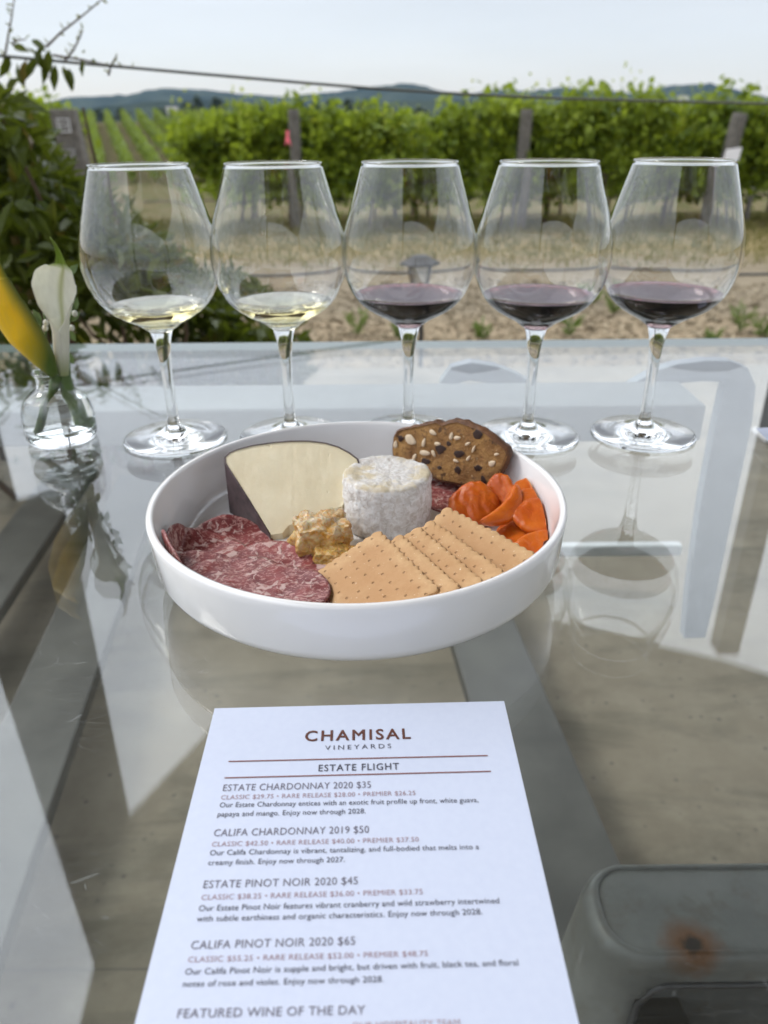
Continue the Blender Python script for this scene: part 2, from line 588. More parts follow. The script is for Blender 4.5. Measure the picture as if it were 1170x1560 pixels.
def make_vine(seed, H=1.75, n=1500):
    g = np.random.default_rng(seed)
    # crown from clumps of leaves along cordon and shoots
    k = 46
    cx = g.uniform(-0.8, 0.8, k)
    cz = 0.58 + (H - 0.58) * g.random(k) ** 0.85
    cy = g.normal(0, 0.17, k) * (1.25 - 0.45 * (cz - .7) / (H - .7))
    w = g.uniform(0.5, 1.4, k)
    idx = g.choice(k, n, p=w / w.sum())
    pos_ = np.stack([cx[idx] + g.normal(0, .13, n), cy[idx] + g.normal(0, .11, n), cz[idx] + g.normal(0, .13, n)], 1)
    # tall shoots above the crown
    sh = []
    for s_ in range(16):
        x, y = g.uniform(-.8, .8), g.normal(0, .12)
        top = g.uniform(0.0, 0.30) + (.22 if g.random() < .15 else 0)
        lean = g.normal(0, .12)
        for t in np.linspace(0, 1, 9):
            sh.append((x + lean * t + g.normal(0, .04), y + g.normal(0, .04), H + (top + .35) * t - 0.40))
    nsh = len(sh)
    pos_ = np.vstack([pos_, np.array(sh)])
    m = len(pos_)
    d = g.normal(size=(m, 3))
    d[:, 2] -= 0.5
    nn = g.normal(size=(m, 3)) * 0.8
    nn[:, 1] -= 0.6
    nn[:, 2] += 0.7
    L = g.uniform(.075, .135, m)
    L[n:] *= np.tile(np.linspace(1.0, .40, 9), 16)
    v2_, f2_ = cloud(pos_[n:], d[n:], nn[n:], L[n:], L[n:], VINE_T, VINE_F)
    sm = bpy.data.meshes.new('young_foliage')
    sm.from_pydata(v2_.tolist(), [], f2_)
    sm.materials.append(M_YVINE)
    v_, f_ = cloud(pos_[:n], d[:n], nn[:n], L[:n], L[:n] * 1.05, VINE_T, VINE_F)
    me = bpy.data.meshes.new('crown')
    me.from_pydata(v_.tolist(), [], f_)
    me.materials.append(M_VINE)
    mb = MB()
    px = 0.0
    pts = [(0, 0, -.05), (.02, .01, .25), (-.02, .0, .5), (.0, 0, .76)]
    mb.tube(pts, [.045, .035, .03, .028], 7)
    mb.tube([(0, 0, .74), (.3, .01, .80), (.8, 0, .82)], [.025, .02, .015], 6)
    mb.tube([(0, 0, .74), (-.3, .01, .80), (-.8, 0, .82)], [.025, .02, .015], 6)
    tm = bpy.data.meshes.new('trunk')
    tm.from_pydata([tuple(a) for a in mb.v], [], mb.f)
    tm.materials.append(M_BARK)
    return me, tm, sm


protos = [make_vine(s) for s in (11, 12, 13)]
VL = ['leafy grapevine in the front row of the vineyard', 'grapevine in the second row, showing only its top', 'grapevine in the third row, far back']


def place_vine(x, y, kind, label, group, s=1.0, rz=0.0):
    gz = ground_z(x, y)
    e = empty('grapevine', (x, y, gz), 0, label=label, cat='grapevine', group=group)
    for nm, me in zip(('crown', 'trunk', 'young_foliage'), protos[kind]):
        o = bpy.data.objects.new(nm, me)
        C.objects.link(o)
        o.parent = e
    e.rotation_euler = (0, 0, rz)
    e.scale = (1, 1, s)
    return e


def xat(u, y):
    return PY(u, 250, y).x


Y1 = 14.0
k = 0
for r, (yy, u0, u1) in enumerate([(Y1, 352, 1330), (Y1 + 2.5, 372, 1320), (Y1 + 5.2, 385, 1310)]):
    x = xat(u0, yy)
    while x < xat(u1, yy):
        if r == 0:
            lab = 'leafy green grapevine in the front row behind the wine glasses'
        else:
            lab = VL[r]
        s = 1.0 + rnd.uniform(-.06, .07)
        if r == 0 and xat(870, yy) < x < xat(1000, yy):
            s = 1.12
        place_vine(x + rnd.uniform(-.1, .1), yy + rnd.uniform(-.1, .1), rnd.randrange(3), lab, ['front row of vines', 'second row of vines', 'third row of vines'][r], s, rnd.choice((0, math.pi)) + rnd.uniform(-.08, .08))
        x += 1.05 if r == 0 else 1.2
        k += 1
place_vine(xat(22, 11.4), 11.4, 1, 'grapevine standing by itself behind the left end post', None, 1.02, 0.4)

# posts of the front row
PG = 'wooden posts in the front vine row'


def post(u, vtop, y, w, lean, label, group=PG, slab=False):
    b = PY(u, vtop, y)
    gz = ground_z(b.x, y) - 0.2
    e = empty('vineyard_post', (b.x, y, gz), 0, label=label, cat='post', group=group)
    mb = MB()
    h = b.z - gz
    base = Vector((b.x - lean * h, y, gz))
    if slab:
        mb.box((0, 0, 0), (w, w * .6, 1))
        for i, a in enumerate(mb.v):
            t = a.z + .5
            mb.v[i] = base + Vector((lean * h * t + a.x, a.y, h * t))
        mb.build('shaft', M_POST, e, bevel=0.01)
    else:
        pts = [base + Vector((lean * h * t, 0, h * t)) for t in (0, .3, .6, .97, 1)]
        mb.tube(pts, [w * .52, w * .5, w * .49, w * .48, w * .42], 12)
        mb.build('shaft', M_POST, e, smooth=False)
    return e, b


post(447, 166, Y1 - .45, .185, 0.0, 'upright grey wooden post with a pink ribbon tied to it')
post(803, 166, Y1 - .45, .20, 0.03, 'thick leaning wooden post between the fourth and third glass', )
ep, eb = post(1128, 172, Y1 - .6, .24, 0.10, 'leaning wooden post at the right with a white tag')
post(597, 172, Y1 + 2.0, .10, 0.0, 'thin wooden post deep in the vine row behind the third glass')
post(772, 290, Y1 - .35, .09, 0.0, 'short dark stake at the foot of the vines')
post(1146, 285, Y1 - .35, .09, 0.0, 'short dark stake below the right end of the vines')
# drip line strung along the front row
M_HOSE = simple('black_hose', (0.025, 0.025, 0.025), 0.6)
zz = ground_z(3, Y1)
mb = MB().tube([(x_, Y1 - .12, zz + .52 - .03 * math.sin(x_ * 1.9) ** 2) for x_ in np.linspace(-4, 11, 40)], .012, 6)
tag(mb.build('drip_line', M_HOSE), 'thin dark drip line strung along the vine trunks', 'irrigation line')
# ribbon and tag
M_PINK = simple('pink_ribbon', (0.75, 0.12, 0.16), 0.6)
for wz in (.98, 1.36):
    mb = MB().tube([(x_, Y1 - .05, zz + wz - .02 * math.sin(x_ * 1.3) ** 2) for x_ in np.linspace(-3.4, 11, 30)], .004, 5)
    tag(mb.build('trellis_wire', M_HOSE), 'upper thin trellis wire running along the vine posts' if wz > 1.2 else 'lower thin trellis wire above the drip line', 'wire')
a = PY(438, 205, Y1 - .58)
mb = MB()
mb.prism([a + Vector((-.03, 0, .05)), a + Vector((.03, 0, .06)), a + Vector((.015, -.01, 0)), a + Vector((.05, -.02, -.17)), a + Vector((0, -.02, -.10)), a + Vector((-.045, -.015, -.15)), a + Vector((-.02, 0, 0))], (0, .004, 0))
tag(mb.build('ribbon', M_PINK), 'small pink ribbon tied to a vineyard post', 'ribbon')
a = PY(1115, 236, Y1 - .74)
M_TAGW = simple('white_card', (0.72, 0.70, 0.70), 0.7)
mb = MB().prism([a + Vector(d) for d in ((-.13, 0, -.11), (.12, 0, -.08), (.14, 0, .11), (-.10, 0, .08))], (0, .006, 0))
tag(mb.build('tag', M_TAGW), 'white tag hanging on the leaning right post', 'tag')

# end post with two small plaques at the left
lp, lb = post(96, 166, 8.4, .235, -0.075, 'grey slab post with two small white framed plaques', None, True)
M_WMARK = simple('white_paint', (0.46, 0.46, 0.45), 0.7)
M_GPAINT = simple('grey_paint', (0.24, 0.24, 0.235), 0.7)
for (u, v_, s, txt, mm) in ((97, 191, .056, 'E3', M_WMARK), (105, 238, .056, 'M', M_GPAINT)):
    a = PY(u, v_, 8.30)
    fr = MB()
    for dx, dz, sx, sz in ((0, s, 2 * s + .012, .010), (0, -s, 2 * s + .012, .010), (-s, 0, .010, 2 * s - .010), (s, 0, .010, 2 * s - .010)):
        fr.box((a.x + dx, 8.30, a.z + dz), (sx, .012, sz))
    pl = fr.build('plaque', mm, lp)
    text_mesh('lettering', txt, (a.x - s * .62, 8.298, a.z - s * .5), (a.x + s * .62, 8.298, a.z - s * .5), s * 1.05, mm, pl, 0.0, 1.0, (0, 0, 1))

# receding rows on the slope at the left
far_u = [64, 89, 114, 139, 164, 189, 213, 238, 262, 287, 312, 337, 362]
for i, u in enumerate(far_u):
    a = PY(u, 183, 112)
    pos, LL = [], []
    for yy in np.arange(62, 113, 0.4):
        x = a.x + 0.338 * (112 - yy)
        uu = (x / yy) * 1.11 * F + 585
        if uu > 400 or uu < -60:
            continue
        gz = ground_z(x, yy)
        for _ in range(44):
            h = rnd.random() ** .8
            pos.append((x + rnd.gauss(0, .20 * (1 - .5 * h)), yy + rnd.uniform(-.25, .25), gz + .25 + 1.35 * h + rnd.gauss(0, .07)))
            LL.append(rnd.uniform(.16, .30))
    if not pos:
        continue
    n = len(pos)
    v, f = cloud(pos, rdir(n), rdir(n, .4), LL, LL, VINE_T, VINE_F)
    tag(mesh('vine_row', v, f, M_ROWL), 'pale green vine row running up the slope beyond the left shrub', 'vine row', 'vine rows running up the slope')

# dry grass under the vines, straw chips near the patio
M_DRY = leaf_mat('dry_grass', (0.085, 0.090, 0.026), (0.215, 0.170, 0.075), 0.3, 0.9, 0.8)
n = 15000
px = rng.uniform(-6, 11, n)
py = 8.9 + 6.2 * rng.random(n) ** .6
gz = np.array([ground_z(a, b) for a, b in zip(px, py)])
hgt = rng.uniform(.05, .15, n) + np.clip((py - 12.6) * .05, 0, .10)
v, f = cloud(np.stack([px, py, gz], 1), rdir(n, 2.2), rdir(n), hgt, rng.uniform(.015, .03, n))
tag(mesh('dry_grass', v, f, M_DRY), 'dry yellow grass along the foot of the vines', 'grass', None, 'stuff')
M_CHIP = leaf_mat('wood_chip', (0.10, 0.075, 0.045), (0.36, 0.30, 0.20), 0.0, 2.0, 0.9)
n = 9000
px = rng.uniform(-3.2, 4.6, n)
py = 3.6 + 4.6 * rng.random(n) ** 1.1
gz = np.array([ground_z(a, b) for a, b in zip(px, py)]) + .012
v, f = cloud(np.stack([px, py, gz], 1), rdir(n, 0, .25), rdir(n, 1.6), rng.uniform(.03, .09, n), rng.uniform(.015, .04, n))
tag(mesh('straw_mulch', v, f, M_CHIP), 'pale straw and wood chip mulch beyond the patio', 'mulch', None, 'stuff')
# small weeds
M_WEED = leaf_mat('weed_leaf', (0.07, 0.11, 0.03), (0.17, 0.22, 0.07), 0.3, 3)
for u, v_, h, lab in [(545, 505, .26, 'green weed growing between the second and third glass'), (610, 515, .16, 'low weed sprouting behind the stem of the third glass'), (936, 470, .22, 'bushy green weed between the two rightmost glasses'), (905, 455, .14, 'small weed beside the bushy one at the right'),
                      (868, 505, .20, 'thin weed behind the stem of the fourth glass'), (1128, 500, .28, 'tall thin weed right of the last glass'), (1158, 508, .22, 'weed at the right edge of the mulch'), (1085, 517, .10, 'low patch of weed near the far table edge on the right'),
                      (830, 458, .16, 'tuft of weed seen through the fourth glass'), (430, 512, .14, 'small weed at the mulch by the second glass'), (735, 512, .15, 'weed between the stems of the third and fourth glass')]:
    a = P(u, v_, -0.5)
    gz = ground_z(a.x, a.y)
    n = 46
    hh = rng.uniform(0, 1, n)
    ang = rng.uniform(0, 6.28, n)
    sp = .10 * (h / .2)
    po = np.stack([a.x + np.cos(ang) * sp * hh * .5, a.y + np.sin(ang) * sp * hh * .5, gz + h * .75 * hh * rng.uniform(.5, 1, n)], 1)
    dd = np.stack([np.cos(ang), np.sin(ang), rng.uniform(.4, 1.6, n)], 1)
    vv, ff = cloud(po, dd, rdir(n, .6), rng.uniform(.05, .11, n), rng.uniform(.012, .026, n))
    e = empty('weed', (a.x, a.y, gz), 0, label=lab, cat='weed', group='weeds in the mulch')
    mesh('foliage', vv, ff, M_WEED, e)
    mb = MB()
    for s_ in range(3):
        t = rnd.uniform(0, 6.28)
        mb.tube([(a.x, a.y, gz), (a.x + math.cos(t) * sp * .5, a.y + math.sin(t) * sp * .5, gz + h * .7)], .004, 4)
    mb.build('stem', M_WEED, e)
# hose lying across the track
mb = MB().tube([(x_, 8.9 + .12 * math.sin(x_ * .9), ground_z(x_, 8.9) + .015) for x_ in np.linspace(-3, 8, 70)], .017, 6)
tag(mb.build('garden_hose', M_HOSE), 'thin dark hose lying across the dirt track', 'hose')

# ---- path lantern seen through the third glass
M_LBLK = simple('lantern_black', (0.018, 0.018, 0.020), 0.85)
q = NM('lantern_glass')
q.bsdf((0.55, 0.56, 0.54), 0.35, None, Alpha=0.45)
M_LGL = q.m
top = PY(643, 389, 4.7)
lx, ly, lz = top.x, top.y, top.z
e = empty('path_lantern', (lx, ly, ground_z(lx, ly)), 0, label='black solar path lantern with clear panes behind the third glass', cat='lantern')
mb = MB()
mb.lathe([(0, 0), (.055, -.002), (.07, -.012), (.138, -.044), (.138, -.058), (0.08, -.060), (0, -.060)], 6, (lx, ly, lz))
mb.build('roof', M_LBLK, e)
mb = MB()
mb.lathe([(.092, -.060), (.066, -.20)], 4, (lx, ly, lz))
for i, a in enumerate(mb.v):
    d = a - Vector((lx, ly, 0))
    mb.v[i] = Vector((lx, ly, 0)) + Matrix.Rotation(R_(35), 3, 'Z') @ d
quad = list(mb.v)
mb.build('pane', M_LGL, e)
mb = MB()
for i in range(4):
    mb.tube([quad[i] + (quad[i] - Vector((lx, ly, quad[i].z))) * .06, quad[4 + i] + (quad[4 + i] - Vector((lx, ly, quad[4 + i].z))) * .06], .007, 5)
mb.lathe([(0, -.20), (.075, -.20), (.077, -.214), (0, -.214)], 8, (lx, ly, lz))
mb.build('frame', M_LBLK, e)
mb = MB().tube([(lx, ly, lz - .21), (lx, ly, ground_z(lx, ly) - .05)], .014, 8)
mb.build('stake', M_LBLK, e)

# ---- shrub climbing at the left, by the table
M_SHRUB = leaf_mat('shrub_leaf', (0.020, 0.036, 0.006), (0.100, 0.122, 0.012), 0.28, 3.0, 0.36, (0.16, 0.11, 0.03))
M_TWIG = simple('twig_bark', (0.10, 0.065, 0.04), 0.9)
bz = [0.0, .30, .417, .576, .756, .87, 1.03, 1.10, 1.17]
bx = [-.30, -.24, -.27, -.53, -.73, -.88, -.95, -1.04, -1.12]
n = 7600
pos = []
while len(pos) < n:
    z = rnd.uniform(0.02, 1.16)
    y = rnd.uniform(1.75, 2.75)
    xb = float(np.interp(z, bz, bx)) * (y / 2.3) + .05 * noise.noise((z * 9, y * 6, 0)) + .035 * noise.noise((z * 30, y * 22, 3))
    x = xb - abs(rnd.gauss(0, .22)) if rnd.random() < .6 else xb - rnd.uniform(0, 1.0)
    if x < -1.75:
        continue
    if z > 1.0 and noise.noise((x * 7, y * 7, z * 7)) < -.12 - 0.0 * z:
        continue
    if noise.noise((x * 5, y * 5, z * 5)) < -.30:
        continue
    if z < .60 and y < 2.25:
        continue
    pos.append((x, y, z))
pos = np.array(pos)
d = rdir(n, -.55)
d[:, 0] += .25
nn = rdir(n, .9)
nn[:, 1] -= .5
v, f = cloud(pos, d, nn, rng.uniform(.045, .090, n), rng.uniform(.020, .038, n))
e = empty('climbing_shrub', (-1.1, 2.3, 0), 0, label='dense dark green climbing shrub at the left beside the table', cat='shrub')
mesh('crown', v, f, M_SHRUB, e)
mb = MB()
for s_ in range(26):
    x, y = rnd.uniform(-1.6, -.5), rnd.uniform(2.0, 2.6)
    pts = [Vector((x, y, 0))]
    zt = rnd.uniform(.4, 1.08)
    for k in range(5):
        pts.append(pts[-1] + Vector((rnd.gauss(-.01, .05), rnd.gauss(0, .04), zt / 5)))
    mb.tube(pts, [.012, .01, .008, .006, .005, .003], 5)
mb.build('stem', M_TWIG, e)
# long tendrils reaching into the sky with a few leaflets
mb = MB()
tp, td = [], []
for pl in ([(70, 72), (92, 50), (118, 30), (140, 12), (156, -2)], [(6, 95), (12, 58), (18, 25), (22, -5)], [(96, 96), (112, 76), (122, 56), (126, 46)], [(80, 84), (120, 90), (160, 98), (205, 102)], [(20, 70), (22, 62), (40, 60)], [(165, 115), (170, 98), (178, 84)]):
    w = [PY(a, b, 2.12) for a, b in pl]
    mb.tube(w, [.0030 - .0018 * i / (len(w) - 1) for i in range(len(w))], 5)
    for a, b in zip(w, w[1:]):
        for t in (.25, .6, .95):
            c_ = a.lerp(b, t)
            tp.append(c_)
            td.append((rnd.uniform(-1, 1), rnd.uniform(-.6, .2), rnd.uniform(-.3, 1)))
mb.build('tendril', M_TWIG, e, smooth=True)
n = len(tp)
v, f = cloud([tuple(a) for a in tp], td, rdir(n, .3), rng.uniform(.008, .02, n), rng.uniform(.004, .008, n))
M_YOUNG = leaf_mat('young_leaf', (0.13, 0.13, 0.04), (0.24, 0.22, 0.08), 0.4)
mesh('foliage', v, f, M_YOUNG, e)
# larger leaves hanging over the wire
tp, td, ln = [], [], []
for u, v_, du, dv, l in [(70, 66, -12, 18, .06), (58, 72, 6, 30, .06), (75, 75, -4, 34, .062), (95, 100, 12, 26, .06), (84, 98, -2, 30, .058), (66, 92, 2, 26, .055), (40, 90, -6, 30, .06), (26, 95, 6, 34, .06), (55, 88, -14, 26, .055), (128, 92, -4, 16, .04), (125, 80, 5, -3, .018), (140, 90, 8, 6, .02), (20, 70, 14, 4, .05), (40, 72, 14, 8, .05), (105, 104, 4, 24, .05), (15, 84, -8, 20, .06), (48, 60, 14, 10, .05)]:
    a, b = PY(u, v_, 2.06), PY(u + du, v_ + dv, 2.04)
    tp.append(tuple(a)); td.append(tuple(b - a)); ln.append(l)
n = len(tp)
v, f = cloud(tp, td, rdir(n, .2) + np.array([[0, -1.2, 0]]), ln, [a * .42 for a in ln])
mesh('leaf', v, f, M_SHRUB, e)

# ---- cable overhead
M_CABLE = simple('cable', (0.10, 0.10, 0.085), 0.6)
cp = [PY(-160, 74, 2.0), PY(0, 85, 2.05), PY(130, 97, 2.1), PY(300, 112, 2.15), PY(450, 125, 2.2), PY(585, 136, 2.25), PY(720, 144, 2.3), PY(860, 150, 2.35), PY(1010, 154, 2.4), PY(1170, 158, 2.45), PY(1400, 160, 2.55)]
mb = MB().tube(cp, .0034, 8)
tag(mb.build('cable', M_CABLE, smooth=True), 'thin dark cable strung across the sky above the vines', 'cable')

# ---- shade canopy over the table (seen mirrored in the glass) and its posts
q = NM('canopy_cloth')
wv = q.noise(q.pos(), 60, 3)
b = q.n('ShaderNodeBsdfDiffuse', {'Color': q.mix(q.rng(wv, .3, .7), (0.22, 0.19, 0.145), (0.25, 0.215, 0.165))})
t_ = q.n('ShaderNodeBsdfTranslucent', {'Color': (0.30, 0.25, 0.18, 1)})
m_ = q.n('ShaderNodeMixShader', {'Fac': 0.2})
q.link(b.outputs[0], m_.inputs[1]); q.link(t_.outputs[0], m_.inputs[2]); q.link(m_.outputs[0], q.out.inputs[0])
M_CLOTH = q.m
M_STEELD = simple('dark_steel', (0.05, 0.05, 0.052), 0.45, 0.3)
CH = 2.4
can = [(-.80, 1.72), (-.62, 2.10), (-.1, 2.5), (.45, 2.78), (.80, 2.70), (1.34, 2.46), (1.9, 2.1), (2.7, 1.4), (2.7, -2.4), (-.72, -2.4), (-.73, 1.0)]
e = empty('shade_canopy', (1.34, 2.51, 0), 0, label='beige cloth shade canopy on dark posts over the table', cat='canopy')
MB().prism([(x, y, CH) for x, y in can], (0, 0, .012)).build('canopy_cloth', M_CLOTH, e)
for x, y in ((1.36, 2.50), (2.6, -2.2), (-.66, -2.2)):
    pz = MB().box((x, y, CH / 2 - .01), (.085, .085, CH - .02)).build('post', M_STEELD, e, bevel=.006)
    MB().box((x, y, .012), (.11, .11, .012)).build('base_plate', M_TAGW, pz)
s2 = [(-.79, 1.69), (-1.505, 3.27), (-1.9, 4.1), (-2.35, 3.7), (-1.468, 2.33), (-.742, 1.22)]
e = empty('shade_sail', (-2.1, 3.9, 0), 0, label='narrow cloth shade sail reaching from the canopy to the left post', cat='shade sail')
MB().prism([(x, y, CH - .02) for x, y in s2], (0, 0, .012)).build('sail_cloth', M_CLOTH, e)
MB().box((-2.1, 3.85, CH / 2 - .3), (.085, .085, CH + .55)).build('post', M_STEELD, e, bevel=.006)

# ================================================================== THE TABLE
q = NM('table_glass')                   # thin clear sheet: reflection by angle over clear glass
g = q.n('ShaderNodeNewGeometry')
dt = q.n('ShaderNodeVectorMath', {0: g.outputs['Normal'], 1: g.outputs['Incoming']}, operation='DOT_PRODUCT').outputs['Value']
om = q.math('SUBTRACT', 1.0, q.math('ABSOLUTE', dt))
fr = q.math('ADD', 0.042, q.math('MULTIPLY', q.math('POWER', om, 5.0), 0.958))
pp = q.pos()
scr = q.n('ShaderNodeTexVoronoi', {'Vector': q.n('ShaderNodeMapping', {'Vector': pp, 'Rotation': (0, 0, 0.6), 'Scale': (1, 9, 1)}).outputs[0], 'Scale': 26.0}, feature='DISTANCE_TO_EDGE').outputs['Distance']
smu = q.noise(pp, 7, 5, .65)
rough = q.math('ADD', 0.004, q.math('MULTIPLY', q.rng(smu, .45, .8), 0.05))
gl = q.n('ShaderNodeBsdfGlossy', {'Color': (1, 1, 1, 1), 'Roughness': rough})
tr = q.n('ShaderNodeBsdfTransparent', {'Color': (0.955, 0.975, 0.965, 1)})
m1 = q.n('ShaderNodeMixShader', {'Fac': fr})
q.link(tr.outputs[0], m1.inputs[1]); q.link(gl.outputs[0], m1.inputs[2])
# faint dust film and scratches on the sheet
dif = q.n('ShaderNodeBsdfDiffuse', {'Color': (0.75, 0.77, 0.78, 1)})
sm2 = q.noise(pp, 3.2, 5, .6)
dust = q.math('MULTIPLY', q.rng(sm2, .42, .72), 0.012)
scm = q.math('MULTIPLY', q.math('MULTIPLY', q.rng(scr, .007, .0), q.rng(q.noise(pp, 11, 2), .50, .66)), 0.16)
m2 = q.n('ShaderNodeMixShader', {'Fac': q.math('ADD', dust, scm)})
q.link(m1.outputs[0], m2.inputs[1]); q.link(dif.outputs[0], m2.inputs[2])
q.link(m2.outputs[0], q.out.inputs[0])
M_TGLASS = q.m
q = NM('table_glass_edge')
q.bsdf((0.50, 0.60, 0.57), 0.12)
M_TEDGE = q.m
q = NM('galvanised_steel')
p = q.pos()
sp = q.n('ShaderNodeSeparateColor', {'Color': q.vor(p, 26).outputs['Color']}).outputs[0]
n1 = q.noise(p, 5, 6, .6)
c = q.mix(sp, (0.165, 0.168, 0.165), (0.20, 0.203, 0.20))
c = q.mix(q.rng(n1, .35, .7), c, (0.27, 0.275, 0.27))
c = q.mix(q.rng(q.noise(p, 9, 4), .64, .76), c, (0.15, 0.10, 0.055))
q.bsdf(c, 0.55, None, Metallic=0.25)
M_GALV = q.m
M_RUN = simple('dark_runner_steel', (0.060, 0.058, 0.050), .55, .1, .35, 9)
M_PALEST = simple('pale_steel', (0.55, 0.56, 0.56), 0.5, 0.1)

tab = empty('glass_table', (0, .45, 0), 0, label='outdoor table with a clear glass top on galvanised steel rails', cat='table')
X0, X1, YN, YF, TH = -1.05, 1.05, -.10, .9835, .010
me = bpy.data.meshes.new('tabletop')
bm = bmesh.new()
bmesh.ops.create_cube(bm, size=1, matrix=Matrix.Translation(((X0 + X1) / 2, (YN + YF) / 2, T - TH / 2)) @ Matrix.Diagonal((X1 - X0, YF - YN, TH, 1)))
rz = Matrix.Rotation(0, 4, 'Z')
bmesh.ops.bevel(bm, geom=list(bm.edges), offset=.0015, segments=2, affect='EDGES')
for f_ in bm.faces:
    f_.material_index = 0 if abs(f_.normal.z) > .98 else 1
bm.to_mesh(me)
bm.free()
me.materials.append(M_TGLASS)
me.materials.append(M_TEDGE)
link('tabletop', me, None, tab)
zr = T - TH - .022
a, b = P(-420, 634, zr), P(1062, 634, zr)
MB().box(((X0 + .35) / 2 + 0.0, .80, zr), (1.40 - .03, .085, .040)).build('far_rail', M_GALV, tab, bevel=.003)
# slanting pale brace and short cross bar at the right
zb = zr - .05
ca, cb = PY(740, 838, .90), PY(1036, 838, .90)
MB().box(((ca.x + cb.x) / 2, .90, ca.z), (cb.x - ca.x, .014, .016)).build('cross_bar', M_PALEST, tab, bevel=.002)
# runners low above the floor
for (u0, v0, u1, v1, wd) in ((108, 725, -12, 892, .125), (213, 740, 75, 1083, .128), (742, 985, 838, 1250, .135)):
    a, b = P(u0, v0, .10), P(u1, v1, .10)
    xm = (a.x + b.x) / 2
    d = (b - a).normalized()
    a = a - d * (0.05 if u0 < 500 else .8)
    b = b + d * .9
    ctr = (a + b) / 2
    MB().box((ctr.x, ctr.y, .10), (wd, (b - a).length, .03), math.atan2(-(a - b).x, (a - b).y)).build('runner', M_RUN, tab, bevel=.004)
for x in (-.98, .98):
    for y in (.02, .80):
        MB().box((x, y, (zr - .02) / 2), (.06, .06, zr - .02)).build('leg', M_GALV, tab, bevel=.004)
    MB().box((x, .41, zr - .002), (.05, .70, .036)).build('side_rail', M_GALV, tab, bevel=.003)

# ---- bent flat-bar brackets hanging below the glass
M_CHAIR = simple('bracket_steel', (0.30, 0.325, 0.355), .4, .2)
YC = .90
def strap(name, px, w):
    pts = [PY(a, b, YC) for a, b in px]
    n_ = len(pts)
    vv, ff = [], []
    for i, a in enumerate(pts):
        d = (pts[min(i + 1, n_ - 1)] - pts[max(i - 1, 0)]).normalized()
        nn_ = Vector((-d.z, 0, d.x)) * w[i] / 2
        for yo in (-.009, .009):
            vv += [a + nn_ + Vector((0, yo, 0)), a - nn_ + Vector((0, yo, 0))]
    for i in range(n_ - 1):
        k_ = 4 * i
        for a, b in ((0, 1), (1, 3), (3, 2), (2, 0)):
            ff.append((k_ + a, k_ + b, k_ + 4 + b, k_ + 4 + a))
    ff += [(0, 2, 3, 1), (k_ + 4, k_ + 5, k_ + 7, k_ + 6)]
    mb_ = MB(); mb_.v, mb_.f = vv, ff
    mb_.build(name, M_CHAIR, tab)
strap('bracket', [(940, 612), (970, 592), (1000, 575), (1030, 566), (1070, 562), (1102, 563), (1117, 571), (1122, 588), (1114, 640), (1090, 760), (1066, 900), (1055, 966)], [.022, .024, .024, .024, .025, .026, .032, .038, .044, .044, .038, .030])
strap('bracket', [(848, 620), (815, 600), (780, 580), (750, 568), (715, 563), (694, 568), (684, 582), (681, 612)], [.020, .022, .022, .022, .022, .022, .022, .022])

# ---- metal stool tucked below the table at the lower right
q = NM('stool_metal')
p = q.pos()
n1 = q.noise(p, 8, 6, .6)
c = q.mix(q.rng(n1, .3, .7), (0.105, 0.108, 0.102), (0.20, 0.203, 0.192))
c = q.mix(q.math('MULTIPLY', q.rng(q.noise(p, 30, 5, .7), .52, .68), .5), c, (0.10, 0.085, 0.065))
STZ = .36
rc = P(1057, 1440, STZ)
gd = q.n('ShaderNodeVectorMath', {0: q.pos(), 1: tuple(rc)}, operation='DISTANCE').outputs['Value']
gd = q.math('ADD', gd, q.math('MULTIPLY', q.math('SUBTRACT', q.noise(p, 40, 4), .5), .03))
c = q.mix(q.rng(gd, .030, .010), c, (0.13, 0.055, 0.018))
c = q.mix(q.rng(gd, .012, .006), c, (0.02, 0.014, 0.010))
q.bsdf(c, .5, q.bump(n1, .15, .004), Metallic=.2)
M_STOOL = q.m
e = empty('metal_stool', tuple(P(1060, 1440, STZ).xy) + (0,), 0, label='galvanised metal stool with a rust stain under the glass at the lower right', cat='stool')
A = P(905, 1340, STZ)
SX0, SX1, SY1, SY0 = A.x, A.x + .36, A.y + .01, P(1000, 1448, STZ).y
SX1 = SX0 + .34


def rrect(x0, x1, y0, y1, r_, n_=10):
    out_ = []
    for cx, cy, a0 in ((x1 - r_, y0 + r_, -90), (x1 - r_, y1 - r_, 0), (x0 + r_, y1 - r_, 90), (x0 + r_, y0 + r_, 180)):
        for t in np.linspace(0, 90, n_):
            out_.append((cx + r_ * math.cos(R_(a0 + t)), cy + r_ * math.sin(R_(a0 + t))))
    res = []
    for a, b in zip(out_, out_[1:] + out_[:1]):
        l = math.dist(a, b)
        m_ = max(1, int(l / .006))
        for k_ in range(m_):
            res.append((a[0] + (b[0] - a[0]) * k_ / m_, a[1] + (b[1] - a[1]) * k_ / m_))
    return res


